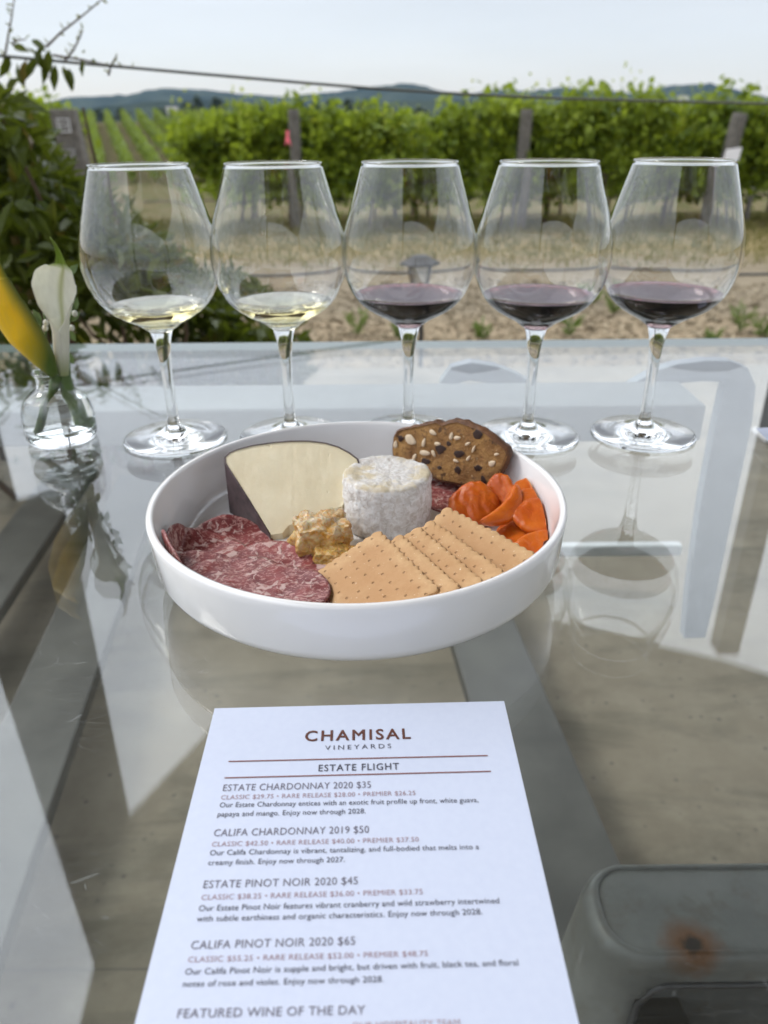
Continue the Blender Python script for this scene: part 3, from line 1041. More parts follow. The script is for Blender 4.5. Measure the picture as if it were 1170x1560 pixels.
base = rrect(SX0, SX1, SY0, SY1, .030)
cxm, cym = (SX0 + SX1) / 2, (SY0 + SY1) / 2
nbp = len(base)
levels = [(0, 0.0)] + [(.012 * math.sin(R_(t)), .012 * (1 - math.cos(R_(t)))) for t in (30, 60, 90)]
levels += [(.012 + .16 * z_, .012 + z_) for z_ in np.linspace(.006, STZ - .014, 58)]
vv, ff = [], []
for grow, drop in levels:
    for x, y in base:
        d = Vector((1 if x > SX1 - .03 else -1 if x < SX0 + .03 else 0, 1 if y > SY1 - .03 else -1 if y < SY0 + .03 else 0))
        fxw = min(1, max(0, abs(x - cxm) - ((SX1 - SX0) / 2 - .03)) / .03)
        fyw = min(1, max(0, abs(y - cym) - ((SY1 - SY0) / 2 - .03)) / .03)
        vv.append((x + math.copysign(grow * fxw, x - cxm), y + math.copysign(grow * fyw * .55, y - cym), STZ - drop))
for L_ in range(len(levels) - 1):
    for k_ in range(nbp):
        k2 = (k_ + 1) % nbp
        mx_ = (vv[L_ * nbp + k_][0] + vv[L_ * nbp + k2][0]) / 2
        dr = levels[L_][1]
        if base[k_][1] < SY0 + .004 and dr > .030:
            half = (SX1 - SX0) / 2 - .030 + .12 * dr
            ax_, az_ = half - abs(mx_ - cxm), dr - .030
            if ax_ > 0 and not (ax_ < .02 and az_ < .02 and math.hypot(.02 - ax_, .02 - az_) > .02):
                continue
        ff.append((L_ * nbp + k_, L_ * nbp + k2, (L_ + 1) * nbp + k2, (L_ + 1) * nbp + k_))
o = mesh('body', vv, ff, M_STOOL, e, True)
md = o.modifiers.new('thickness', 'SOLIDIFY')
md.thickness = .003
o = mesh('seat', [v_ for v_ in vv[:nbp]], [tuple(range(nbp))], M_STOOL, e)
md = o.modifiers.new('thickness', 'SOLIDIFY')
md.thickness = .003
md.offset = -1
mb = MB()
arc = [(cxm - ((SX1 - SX0) / 2 - .030) - .12 * STZ, SY0 - .034, .02)]
hw_ = (SX1 - SX0) / 2 - .030
for dr in (.25, .16, .09, .055):
    arc.append((cxm - hw_ - .12 * dr, SY0 - (.012 + .16 * dr) * .55 - .001, STZ - dr))
for t in (20, 45, 70, 90):
    arc.append((cxm - hw_ + .02 - .02 * math.cos(R_(t)), SY0 - .011, STZ - .030 - .02 + .02 * math.sin(R_(t))))
arc.append((cxm + hw_ - .02, SY0 - .011, STZ - .030))
mb.tube(arc, .0035, 8)  # dark tube added along the opening, standing in for the shade at its rim
mb.build('rim_shade_strip', M_STEELD, e, True)

# ================================================================== GLASSES
q = NM('clear_glass')
q.link(q.n('ShaderNodeBsdfGlass', {'Color': (0.995, 0.997, 0.996, 1), 'Roughness': 0.0, 'IOR': 1.48}).outputs[0], q.out.inputs[0])
M_GLASS = q.m


def wine_mat(name, surf, col, dens):
    q = NM(name)
    q.link(q.n('ShaderNodeBsdfGlass', {'Color': (*surf, 1), 'Roughness': 0.0, 'IOR': 1.34}).outputs[0], q.out.inputs['Surface'])
    q.link(q.n('ShaderNodeVolumeAbsorption', {'Color': (*col, 1), 'Density': dens}).outputs[0], q.out.inputs['Volume'])
    return q.m


M_WHITE = wine_mat('white_wine', (.995, .99, .96), (0.95, 0.84, 0.30), 15.0)
M_RED = wine_mat('red_wine', (.97, .84, .86), (0.55, 0.004, 0.03), 430.0)

outer_bowl = [(.0095, .0965), (.0135, .0995), (.0190, .1035), (.0285, .1085), (.0385, .1152), (.0462, .1240), (.0515, .1350), (.0543, .1470), (.0549, .1570), (.0538, .1680), (.0495, .1850), (.0436, .2040), (.0376, .2232)]
OB = smooth_prof(outer_bowl, 5)


def inner_prof(th=.0010):
    res = []
    for i, (r, z) in enumerate(OB):
        a, b = OB[max(i - 1, 0)], OB[min(i + 1, len(OB) - 1)]
        tx, tz = b[0] - a[0], b[1] - a[1]
        l = math.hypot(tx, tz)
        nx_, nz_ = tz / l, -tx / l
        t = th
        res.append((r - nx_ * t, z - nz_ * t))
    return res


IP = [p_ for p_ in inner_prof() if p_[1] > .1022]
IP = [(0, .1012), (.006, .1014), (.012, .1024)] + [p_ for p_ in IP if p_[0] > .0150]
bowl_prof = OB + [(.03775, .2236), (.03765, .2241), (.0372, .2243), (.0367, .2241), (.03655, .2236)] + list(reversed(IP))
stem_prof = smooth_prof([(.0060, .0135), (.0049, .020), (.0045, .032), (.0045, .052), (.0050, .070), (.0062, .083), (.0078, .091), (.0095, .0965)], 5)
foot_prof = [(0, 0.0), (.030, 0.0), (.0445, 0.0), (.0453, .0006), (.0454, .0013), (.0448, .0020)] + smooth_prof([(.0440, .0022), (.034, .0034), (.022, .0052), (.013, .0078), (.0085, .0108), (.0060, .0135)], 4)


def wine_prof(level):
    pr = []
    for r, z in IP:
        if z < level:
            pr.append((r + .00012 if r > 0 else 0, z - .00012))
    # surface with a small meniscus
    rl = float(np.interp(level, [z for r, z in IP], [r for r, z in IP]))
    pr.append((rl + .00012, level + .0004))
    pr += [(rl - .0008, level), (rl * .6, level - .0001), (0, level - .0001)]
    return pr


SEG = 96
gm = {}
for nm, pr in (('bowl', bowl_prof), ('stem', stem_prof), ('foot', foot_prof)):
    mb = MB().lathe(pr, SEG)
    me = bpy.data.meshes.new(nm)
    me.from_pydata([tuple(a) for a in mb.v], [], mb.f)
    bm = bmesh.new(); bm.from_mesh(me)
    bmesh.ops.recalc_face_normals(bm, faces=bm.faces)
    # outward: compare with the profile side at the lowest ring
    ff_ = max(bm.faces, key=lambda f_: f_.calc_center_median().xy.length)
    if ff_.normal.xy.dot(ff_.calc_center_median().xy) < 0:
        bmesh.ops.reverse_faces(bm, faces=bm.faces)
    bm.to_mesh(me); bm.free()
    me.materials.append(M_GLASS)
    me.polygons.foreach_set('use_smooth', [True] * len(me.polygons))
    gm[nm] = me
feet = [(-.1858, .6455, .1178, 'white', 'leftmost', 'empty-looking'), (-.0832, .650, .1188, 'white', '', ''), (.0225, .654, .1235, 'red', '', ''), (.1285, .644, .1240, 'red', '', ''), (.2325, .646, .1248, 'red', '', '')]
GL = ['large clear wine glass holding white wine, nearest the flower vase', 'large clear wine glass of white wine next to a glass of red',
      'large clear wine glass of red wine standing directly behind the middle of the plate', 'large clear wine glass of red wine between two other reds, behind the apricots', 'large clear wine glass of red wine at the right end of the row']
WL = ['pale white wine in the glass nearest the flower vase', 'pale yellow white wine in the glass beside the reds', 'dark red wine in the middle glass of the row', 'dark red wine in the second glass from the right', 'dark red wine in the rightmost glass']
for i, (x, y, lev, kind, _, _) in enumerate(feet):
    e = empty('wine_glass', (x, y, T + .0004), 0, label=GL[i], cat='wine glass', group='five wine glasses in a row')
    e.rotation_euler = (0, 0, i * .7)
    for nm in ('foot', 'stem', 'bowl'):
        o = bpy.data.objects.new(nm, gm[nm])
        C.objects.link(o)
        o.parent = e
    mb = MB().lathe(wine_prof(lev), SEG)
    o = mb.build('white_wine' if kind == 'white' else 'red_wine', M_WHITE if kind == 'white' else M_RED, None, True)
    o.location = (x, y, T + .0004)
    tag(o, WL[i], 'wine', 'wine poured in the glasses')

# ================================================================== PLATE
q = NM('white_porcelain')
q.bsdf((0.80, 0.79, 0.785), 0.16, None, Coat_Weight=0.6, Coat_Roughness=0.04)
M_PLATE = q.m
PC = Vector((-.0163, .4342, T))
PR = .1283
plate_prof = [(0, .0035), (.085, .0035), (.0865, .0008), (.0905, .0006), (.1085, .0006), (.1110, .0012), (.1150, .0040), (.1210, .0085), (.1245, .0125), (.1262, .0165), (PR - .0004, .0400), (PR, .0440), (PR - .0006, .0456), (PR - .0022, .0462), (PR - .0040, .0456), (PR - .0048, .0440), (PR - .0062, .0300), (PR - .0078, .0180), (PR - .0105, .0120), (PR - .0160, .0086), (PR - .024, .0078), (.06, .0076), (0, .0076)]
pl = MB().lathe(plate_prof, 128, (PC.x, PC.y, T + .0002)).build('serving_plate', M_PLATE, None, True)
tag(pl, 'round white porcelain serving plate with a high rim, full of cheese and salami', 'plate')
FZ = T + .0080              # inside floor of the plate


def fx(u, v, h):            # food point, h above the tabletop
    return P(u, v, T + h)


# ---- wedge of cheese
q = NM('cheese_paste')
p = q.pos()
n1 = q.noise(p, 60, 5, .6)
n2 = q.noise(p, 260, 4, .6)
hole = q.noise(q.pos((1, 1, 1)), 95, 2, .4)
c = q.mix(q.rng(n1, .3, .7), (0.68, 0.59, 0.40), (0.75, 0.67, 0.48))
q.bsdf(c, .42, q.bump(q.math('ADD', q.math('MULTIPLY', n1, .6), q.math('ADD', q.math('MULTIPLY', n2, .25), q.math('MULTIPLY', q.rng(hole, .70, .74), -1.6))), .45, .0016), Subsurface_Weight=.15, Subsurface_Radius=(.01, .007, .004))
M_PASTE = q.m
M_RIND = simple('cheese_rind', (0.075, 0.050, 0.052), .6, 0, .35, 160, .5, .0006)
A, B, D = fx(345, 702, .047), fx(545, 706, .045), fx(420, 812, .0125)
outl = [(412, 815), (378, 760), (343, 705), (343, 697), (350, 690), (362, 685), (385, 679), (415, 674.5), (445, 672), (470, 672), (495, 675), (515, 681), (532, 690), (545, 700), (548, 712), (541, 740), (520, 772), (500, 776), (478, 783), (455, 797), (440, 800), (430, 812)]
tops = [on_plane(a, b, A, B, D) for a, b in outl]
e = empty('cheese_wedge', (tops[8].x, tops[8].y, FZ), 0, label='big pale cheese wedge with a thin dark rind at the back of the plate', cat='cheese')
n = len(tops)
# the cut top: a fine fan so it can undulate
bm = bmesh.new()
vt = [bm.verts.new(a) for a in tops]
topf = bm.faces.new(vt)
bmesh.ops.triangulate(bm, faces=[topf])
bmesh.ops.subdivide_edges(bm, edges=bm.edges[:], cuts=5, use_grid_fill=True)
for v_ in bm.verts:
    if not v_.is_boundary:
        v_.co.z += .0007 * noise.noise(v_.co * 60) + .0003 * noise.noise(v_.co * 300)
low = []
bmesh.ops.recalc_face_normals(bm, faces=bm.faces)
for f_ in bm.faces:
    if f_.normal.z < 0:
        f_.normal_flip()
me = bpy.data.meshes.new('paste')
bm.to_mesh(me); bm.free()
pv = link('paste', me, M_PASTE, e, True)
cutv, cutf, rv, rf = [], [], [], []
for i in range(n):
    a, b = tops[i], tops[(i + 1) % n]
    rind = i <= 13
    V_, F_ = (rv, rf) if rind else (cutv, cutf)
    k = len(V_)
    V_ += [a, b, Vector((b.x, b.y, FZ)), Vector((a.x, a.y, FZ))]
    F_.append((k, k + 1, k + 2, k + 3))
mesh('cut_side', cutv, cutf, M_PASTE, e)
# rind with its thickness showing as a thin dark rim round the top
cen = sum(tops, Vector()) / n
rv, rf = [], []
ring = tops[0:15]
for a in ring:
    d = (cen - a); d.z = 0; d.normalize()
    o_ = a - d * .0006
    up = (B - A).cross(D - A).normalized()
    up = up if up.z > 0 else -up
    rv += [Vector((o_.x, o_.y, FZ)), o_ + up * .0006, a + d * .0006 + up * .0006, a + d * .0006 - up * .003]
for i in range(len(ring) - 1):
    for k in range(3):
        rf.append((i * 4 + k, (i + 1) * 4 + k, (i + 1) * 4 + k + 1, i * 4 + k + 1))
mesh('rind', rv, rf, M_RIND, e)

# ---- round bloomy cheese
q = NM('bloomy_rind')
p = q.pos()
n1 = q.noise(p, 190, 6, .66, 1.4)
n2 = q.noise(p, 45, 4, .6)
sz = q.n('ShaderNodeSeparateXYZ', {'Vector': p}).outputs['Z']
topm = q.rng(sz, T + .0425, T + .0440)
c = q.mix(q.rng(n1, .35, .62), (0.54, 0.49, 0.44), (0.83, 0.825, 0.81))
patch = q.math('MULTIPLY', topm, q.rng(q.math('ADD', q.math('MULTIPLY', n2, .7), q.math('MULTIPLY', n1, .3)), .47, .56))
c = q.mix(patch, c, (0.60, 0.515, 0.36))
q.bsdf(c, .75, q.bump(n1, .8, .0016), Subsurface_Weight=.12, Subsurface_Radius=(.006, .005, .004))
M_BLOOM = q.m
cc = Vector((.0022, .4665, FZ))
bm = bmesh.new()
RB, HB = .0298, .0365
prof = [(0, .0)] + [(RB * t, 0) for t in (.3, .6, .85)] + [(RB * .95, .0006), (RB * .99, .002)] + [(RB, z) for z in np.linspace(.004, HB - .005, 16)] + [(RB * .985, HB - .0028), (RB * .955, HB - .0008), (RB * .90, HB - .0001)] + [(RB * t, HB) for t in np.linspace(.84, .06, 14)] + [(0, HB)]
mb = MB().lathe(prof, 110)
for i, a in enumerate(mb.v):
    rr = a.xy.length
    n_ = .0011 * noise.fractal(a * 55, .9, 2.1, 4) + .0006 * noise.noise(a * 260) + .0005 * noise.noise(a * 520)
    ang = math.atan2(a.y, a.x)
    if rr > 1e-5:
        d = Vector((a.x, a.y, 0)).normalized()
        fold = -.0009 * max(0, math.cos((ang - 4.75) * 1.0)) ** 60 - .0008 * max(0, math.cos(ang - 5.6)) ** 50
        side = 1.0 if .002 < a.z < HB - .002 else .4
        a = a + d * (n_ * side * 1.3 + fold)
    if a.z > HB * .5 and rr < RB * .97:
        a.z += n_ * .8 + (.0007 if RB * .72 < rr else -.0002)
    mb.v[i] = a + cc
tag(mb.build('round_cheese', M_BLOOM, None, True), 'small round white cheese with a wrinkled bloomy rind', 'cheese')

# ---- honeycomb
q = NM('honeycomb_wax')
p = q.pos()
n1 = q.noise(p, 160, 5, .7, .5)
vv_ = q.vor(p, 210, 'DISTANCE_TO_EDGE').outputs['Distance']
sz = q.n('ShaderNodeSeparateXYZ', {'Vector': p}).outputs['Z']
c = q.mix(q.rng(n1, .35, .62), (0.70, 0.33, 0.04), (0.86, 0.60, 0.22))
c = q.mix(q.math('MULTIPLY', q.rng(sz, T + .020, T + .029), q.rng(n1, .44, .56)), c, (0.82, 0.70, 0.47))
c = q.mix(q.math('MULTIPLY', q.rng(vv_, .08, .02), .35), c, (0.74, 0.55, 0.28))
q.bsdf(c, .18, q.bump(q.math('ADD', vv_, n1), .8, .0020), Subsurface_Weight=.4, Subsurface_Radius=(.014, .007, .002), Transmission_Weight=.38, IOR=1.4, Coat_Weight=.6, Coat_Roughness=.06)
M_HONEY = q.m
he = empty('honeycomb', tuple(fx(492, 830, .008)), 0, label='amber chunk of honeycomb in front of the round cheese', cat='honeycomb')


def lump(name, center, size, rz, amp, mat, parent, seed, cuts=14, box=.5, freq=90):
    bm = bmesh.new()
    bmesh.ops.create_cube(bm, size=2)
    bmesh.ops.subdivide_edges(bm, edges=bm.edges[:], cuts=cuts, use_grid_fill=True)
    m = Matrix.Rotation(rz, 3, 'Z')
    for v_ in bm.verts:
        c_ = v_.co.copy()
        s_ = c_.normalized()
        d = c_.lerp(s_ * 1.15, box)
        w_ = m @ Vector((d.x * size[0] / 2, d.y * size[1] / 2, d.z * size[2] / 2))
        cell = noise.voronoi((w_ + Vector((seed, 0, 0))) * freq * 2.0)[0][0]
        w_ += (m @ s_) * (amp * noise.fractal((w_ + Vector((seed, seed, 0))) * freq, .8, 2.2, 4) + amp * .7 * (cell - .3))
        v_.co = w_ + Vector(center)
        if v_.co.z < FZ + .0004:
            v_.co.z = FZ + .0004
    me = bpy.data.meshes.new(name)
    bm.to_mesh(me); bm.free()
    return link(name, me, mat, parent, True)


a = fx(490, 818, .016)
lump('comb_block', (a.x, a.y - .002, FZ + .0105), (.034, .027, .022), .25, .0036, M_HONEY, he, 1.3, 26, .3)
a = fx(512, 848, .012)
lump('comb_crumb', (a.x, a.y - .002, FZ + .005), (.026, .017, .012), -.2, .0024, M_HONEY, he, 4.3, 18, .5)

# ---- salami
q = NM('salami_meat')
p = q.pos()
wp = q.n('ShaderNodeVectorMath', {0: p, 1: q.n('ShaderNodeVectorMath', {0: q.n('ShaderNodeTexNoise', {'Vector': p, 'Scale': 110.0, 'Detail': 3.0}).outputs['Color'], 'Scale': .010}, operation='SCALE').outputs[0]}, operation='ADD').outputs[0]
f1 = q.noise(wp, 150, 2.5, .55, .8)
f2 = q.noise(q.pos((1.0, 1.35, 1.0)), 300, 3, .6, 1.0)
fat1 = q.rng(f1, .555, .625)
fat2 = q.rng(f2, .51, .60)
n1 = q.noise(p, 70, 5, .6)
c = q.mix(q.rng(n1, .3, .7), (0.120, 0.022, 0.024), (0.27, 0.060, 0.056))
c = q.mix(q.math('MULTIPLY', fat2, .8), c, (0.46, 0.25, 0.225))
c = q.mix(q.math('MULTIPLY', fat1, .85), c, (0.56, 0.40, 0.365))
q.bsdf(c, .38, q.bump(q.math('ADD', n1, q.math('MULTIPLY', fat1, .4)), .6, .0012), Subsurface_Weight=.1, Subsurface_Radius=(.006, .002, .002), Specular_IOR_Level=.45)
M_SAL = q.m


def salami(center_xy, rad, layer, seed, label, fold=0.0, fdir=0.0, sx=1.0, rz=0.0):
    vv, ff = [], []
    nr_, ns = 14, 48
    def field(x, y, r_, k):
        d = Vector((x - PC.x, y - PC.y))
        r = d.length
        base = FZ + .0012 + layer * .0019
        lim = .1135
        if r > lim:
            ex = r - lim
            d2 = d.normalized() * (lim + min(ex * .22, .0055))
            x, y = PC.x + d2.x, PC.y + d2.y
            base += ex * .93
        base += .0032 * noise.noise((x * 38 + seed, y * 38, seed)) + .0012 * noise.noise((x * 90, y * 90, seed * 2))
        return Vector((x, y, max(base, FZ + .0008)))
    for r_ in range(nr_ + 1):
        for k in range(ns):
            t = 2 * math.pi * k / ns
            rr = rad * r_ / nr_ * (1 + .03 * noise.noise((math.cos(t) * 2, math.sin(t) * 2, seed)) + .012 * noise.noise((math.cos(t) * 9, math.sin(t) * 9, seed)))
            lx_, ly_ = rr * math.cos(t) * sx, rr * math.sin(t)
            x = center_xy[0] + lx_ * math.cos(rz) - ly_ * math.sin(rz)
            y = center_xy[1] + lx_ * math.sin(rz) + ly_ * math.cos(rz)
            q_ = field(x, y, r_, k)
            if fold:
                a_ = math.cos(t - fdir) * r_ / nr_
                if a_ > .35:
                    q_.z += fold * (a_ - .35) ** 1.5
                    q_.x -= math.cos(fdir) * fold * .5 * (a_ - .35)
                    q_.y -= math.sin(fdir) * fold * .5 * (a_ - .35)
            vv.append(q_)
    for r_ in range(nr_):
        for k in range(ns):
            k2 = (k + 1) % ns
            ff.append((r_ * ns + k, r_ * ns + k2, (r_ + 1) * ns + k2, (r_ + 1) * ns + k))
    o = mesh('salami_slice', vv, ff, M_SAL, None, True)
    so_ = o.modifiers.new('thickness', 'SOLIDIFY')
    so_.thickness = .0013
    so_.offset = 1
    tag(o, label, 'salami slice', 'slices of salami on the plate')


def xy(u, v, h):
    a = fx(u, v, h)
    return (a.x, a.y)


salami(xy(345, 828, .012), .030, 0, 1.1, 'salami slice with its raised edge next to the dark cheese rind', .022, 1.9)
salami(xy(300, 832, .020), .031, 1, 11.7, 'salami slice standing highest against the left wall of the plate', .014, 2.2)
salami(xy(405, 862, .012), .029, 1, 2.7, 'salami slice beside the honeycomb, under two other slices', .006, 1.2)
salami(xy(278, 858, .028), .036, 2, 3.9, 'salami slice riding up the left wall of the plate', .010, 2.0)
salami(xy(352, 890, .016), .033, 3, 5.2, 'salami slice on top in the middle of the salami pile', .004, 2.4)
salami(xy(480, 898, .012), .025, 2, 6.6, 'salami slice nearest the crackers, ending in a point', .003, 1.0, 1.1)
salami(xy(430, 908, .014), .027, 4, 8.3, 'topmost salami slice near the front rim of the plate', .004, 1.4)
salami(xy(700, 752, .010), .030, 0, 9.4, 'salami slice half hidden under the nut bread and behind the round cheese')

# ---- crackers
q = NM('cracker')
p = q.pos()
n1 = q.noise(p, 70, 6, .65)
n2 = q.noise(p, 380, 4, .7)
tcx = q.n('ShaderNodeTexCoord').outputs['Object']
vd = q.n('ShaderNodeTexVoronoi', {'Vector': tcx, 'Scale': 118.0, 'Randomness': .28}, voronoi_dimensions='2D').outputs['Distance']
dot = q.rng(vd, .115, .05)
c = q.mix(q.rng(n1, .3, .7), (0.45, 0.250, 0.105), (0.58, 0.370, 0.185))
c = q.mix(q.math('MULTIPLY', q.rng(n2, .55, .7), .45), c, (0.46, 0.26, 0.11))
c = q.mix(q.rng(q.noise(p, 520, 2), .70, .74), c, (0.85, 0.75, 0.58))
so3 = q.n('ShaderNodeSeparateXYZ', {'Vector': tcx})
ed = q.math('MAXIMUM', q.math('MULTIPLY', q.math('ABSOLUTE', so3.outputs['X']), 2 / .073), q.math('MULTIPLY', q.math('ABSOLUTE', so3.outputs['Y']), 2 / .050))
ed = q.math('ADD', ed, q.math('MULTIPLY', q.math('SUBTRACT', n1, .5), .35))
c = q.mix(q.math('MULTIPLY', q.rng(ed, .90, .66), .55), c, (0.42, 0.215, 0.085))
orn = q.n('ShaderNodeObjectInfo').outputs['Random']
c = q.mix(q.math('MULTIPLY', orn, .25), c, (0.46, 0.26, 0.11))
c = q.mix(q.math('MULTIPLY', dot, .6), c, (0.24, 0.125, 0.05))
hgt = q.math('SUBTRACT', q.math('ADD', q.math('MULTIPLY', n1, .7), q.math('MULTIPLY', n2, .35)), q.math('MULTIPLY', dot, 1.2))
q.bsdf(c, .7, q.bump(hgt, .7, .0011))
M_CRACK = q.m
CL_, CW_, CT_ = .073, .050, .0042


def cracker_mesh(seed):
    """rectangle with a scalloped edge, slightly domed; x = long side, y = short side"""
    nL, nW = 13, 9
    out_ = []
    def edge(x0, y0, x1, y1, nb):
        for i in range(nb):
            for k in range(6):
                t = (i + k / 6) / nb
                b_ = .00115 * abs(math.sin(math.pi * k / 6)) + .0006 * noise.noise((x0 * 50 + t * 4 + seed, y0 * 50 + t * 3, seed))
                dx, dy = x1 - x0, y1 - y0
                l = math.hypot(dx, dy)
                out_.append((x0 + dx * t + dy / l * b_, y0 + dy * t - dx / l * b_))
    hx, hy = CL_ / 2, CW_ / 2
    edge(-hx, -hy, hx, -hy, nL); edge(hx, -hy, hx, hy, nW); edge(hx, hy, -hx, hy, nL); edge(-hx, hy, -hx, -hy, nW)
    bm = bmesh.new()
    rings = []
    scs = [1.0, .97, .9, .78, .62, .45, .28, .12]
    for s_ in scs:
        ring = []
        for x, y in out_:
            xx, yy = x * s_, y * s_
            z = CT_ * .5 + (.0004 if s_ < .95 else -.0004 if s_ == 1.0 else .0001) + .0004 * noise.noise((xx * 120 + seed, yy * 120, seed)) + .0007 * noise.noise((xx * 35 + seed, yy * 35, 2 + seed))
            ring.append(bm.verts.new((xx, yy, z)))
        rings.append(ring)
    n_ = len(out_)
    cv = bm.verts.new((0, 0, CT_ * .5 + .0004))
    for a, b in zip(rings, rings[1:]):
        for k in range(n_):
            bm.faces.new((a[k], a[(k + 1) % n_], b[(k + 1) % n_], b[k]))
    for k in range(n_):
        bm.faces.new((rings[-1][k], rings[-1][(k + 1) % n_], cv))
    bot = [bm.verts.new((x, y, -CT_ * .5)) for x, y in out_]
    for k in range(n_):
        bm.faces.new((bot[k], bot[(k + 1) % n_], rings[0][(k + 1) % n_], rings[0][k]))
    bm.faces.new(list(reversed(bot)))
    bmesh.ops.recalc_face_normals(bm, faces=bm.faces)
    me = bpy.data.meshes.new('cracker')
    bm.to_mesh(me); bm.free()
    for p_ in me.polygons:
        p_.use_smooth = abs(p_.normal.z) > .5
    return me


# upper long edge of each cracker in the photo: top corner, a point along it, its height and the tilt
CR = [((577, 812), (676, 907), .0275, 24, 'scalloped cracker at the front of the overlapping row, fully in view'),
      ((611, 818), (703, 899), .0295, 25, 'scalloped cracker just behind the front one in the row'),
      ((638, 806), (738, 889), .0320, 26, 'scalloped cracker in the middle of the overlapping row'),
      ((658, 796), (772, 877), .0340, 27, 'scalloped cracker second from the apricots in the row'),
      ((682, 776), (808, 843), .0360, 28, 'scalloped cracker at the back of the row, next to the apricots')]
for i, ((u0, v0), (u1, v1), h, tilt, lab) in enumerate(CR):
    a, b = fx(u0, v0, h + .0030), fx(u1, v1, h + .0030)
    ex = (b - a); ex.z = 0; ex.normalize()
    side = Vector((ex.y, -ex.x, 0))                     # towards the left front
    if side.x > 0:
        side = -side
    tl = R_(tilt)
    ey = -(side * math.cos(tl) + Vector((0, 0, -math.sin(tl))))   # up the slope
    ez = ex.cross(ey)
    if ez.z < 0:
        ez = -ez
    lf = (1, .89, .94, .95, 1)[i]            # the hidden front ends stop short of the plate's wall
    ctr = a + ex * CL_ * lf / 2 - ey * CW_ / 2
    o = link('cracker', cracker_mesh(i * 3.3), M_CRACK, None)
    mrot = Matrix((ex, ez.cross(ex), ez)).transposed()
    o.matrix_world = Matrix.Translation(ctr) @ mrot.to_4x4() @ Matrix.Diagonal((lf, 1, 1, 1))
    tag(o, lab, 'cracker', 'crackers overlapping in a row on the plate')

# ---- slice of nut bread
q = NM('nut_bread')
p = q.pos()
n1 = q.noise(p, 55, 6, .65)
n2 = q.noise(p, 240, 5, .7)
c = q.mix(q.rng(n1, .3, .7), (0.170, 0.068, 0.016), (0.46, 0.250, 0.075))
c = q.mix(q.math('MULTIPLY', q.rng(n2, .56, .68), .8), c, (0.10, 0.040, 0.013))
c = q.mix(q.rng(q.noise(p, 430, 2), .69, .73), c, (0.60, 0.46, 0.28))
c = q.mix(q.math('MULTIPLY', q.rng(q.noise(p, 150, 3, .6), .60, .68), .8), c, (0.045, 0.016, 0.008))
q.bsdf(c, .7, q.bump(q.math('ADD', n2, n1), 1.0, .0026))
M_BREAD = q.m
q = NM('bread_crust')
p = q.pos()
n1 = q.noise(p, 120, 5, .65)
q.bsdf(q.mix(q.rng(n1, .3, .7), (0.055, 0.022, 0.009), (0.17, 0.068, 0.022)), .65, q.bump(n1, .8, .002))
M_CRUST = q.m
M_ALM = simple('almond_flake', (0.66, 0.52, 0.36), .6, 0, .15, 200)
M_RAIS = simple('raisin', (0.030, 0.012, 0.008), .4, 0, .4, 300, .6, .001)
A, B, D = fx(604, 712, .0165), fx(745, 742, .0215), fx(690, 641, .0620)
nb = (B - A).cross(D - A).normalized()
if nb.y > 0:
    nb = -nb                                   # towards the camera
bo = [(600, 705), (598, 690), (599, 668), (604, 656), (622, 651), (645, 646), (662, 641), (672, 646), (684, 642), (697, 640), (712, 646), (728, 652), (742, 660), (756, 672), (771, 684), (774, 692), (768, 708), (760, 724), (750, 737), (738, 743), (724, 742), (700, 739), (672, 734), (640, 722), (612, 712)]
bf = [on_plane(a, b, A, B, D) for a, b in bo]
be = empty('nut_bread', tuple((A + B) / 2), 0, label='slice of brown fruit and nut bread leaning on the back rim', cat='bread')
bm = bmesh.new()
vt = [bm.verts.new(a) for a in bf]
f0 = bm.faces.new(vt)
bmesh.ops.triangulate(bm, faces=[f0])
bmesh.ops.subdivide_edges(bm, edges=bm.edges[:], cuts=5, use_grid_fill=True)
for v_ in bm.verts:
    k_ = .0008 * noise.fractal(v_.co * 130, .8, 2.2, 4)
    v_.co += nb * (k_ if not v_.is_boundary else -.0008)
me = bpy.data.meshes.new('crumb')
bmesh.ops.recalc_face_normals(bm, faces=bm.faces)
if sum((f_.normal.dot(nb) for f_ in bm.faces)) < 0:
    bmesh.ops.reverse_faces(bm, faces=bm.faces)
bm.to_mesh(me); bm.free()
link('crumb', me, M_BREAD, be, True)
mid = sum(bf, Vector()) / len(bf)
rv, rf = [], []
dense = []
for i, a in enumerate(bf):
    b = bf[(i + 1) % len(bf)]
    for t in (0, .25, .5, .75):
        dense.append(a.lerp(b, t))
for a in dense:
    d = (a - mid).normalized()
    j_ = d * .0009 * noise.noise(a * 190)
    rv += [a - d * .0015 + nb * .0001, a + j_ + d * .0006 - nb * .0010, a + j_ * 2 + d * .0012 - nb * .005, a + j_ - d * .001 - nb * .010]
nd = len(dense)
for i in range(nd):
    j_ = (i + 1) % nd
    for k in range(3):
        rf.append((i * 4 + k, j_ * 4 + k, j_ * 4 + k + 1, i * 4 + k + 1))
rf.append(tuple(i * 4 + 3 for i in range(nd)))
mesh('crust', rv, rf, M_CRUST, be, True)
ux = (B - A).normalized()
uy = nb.cross(ux)


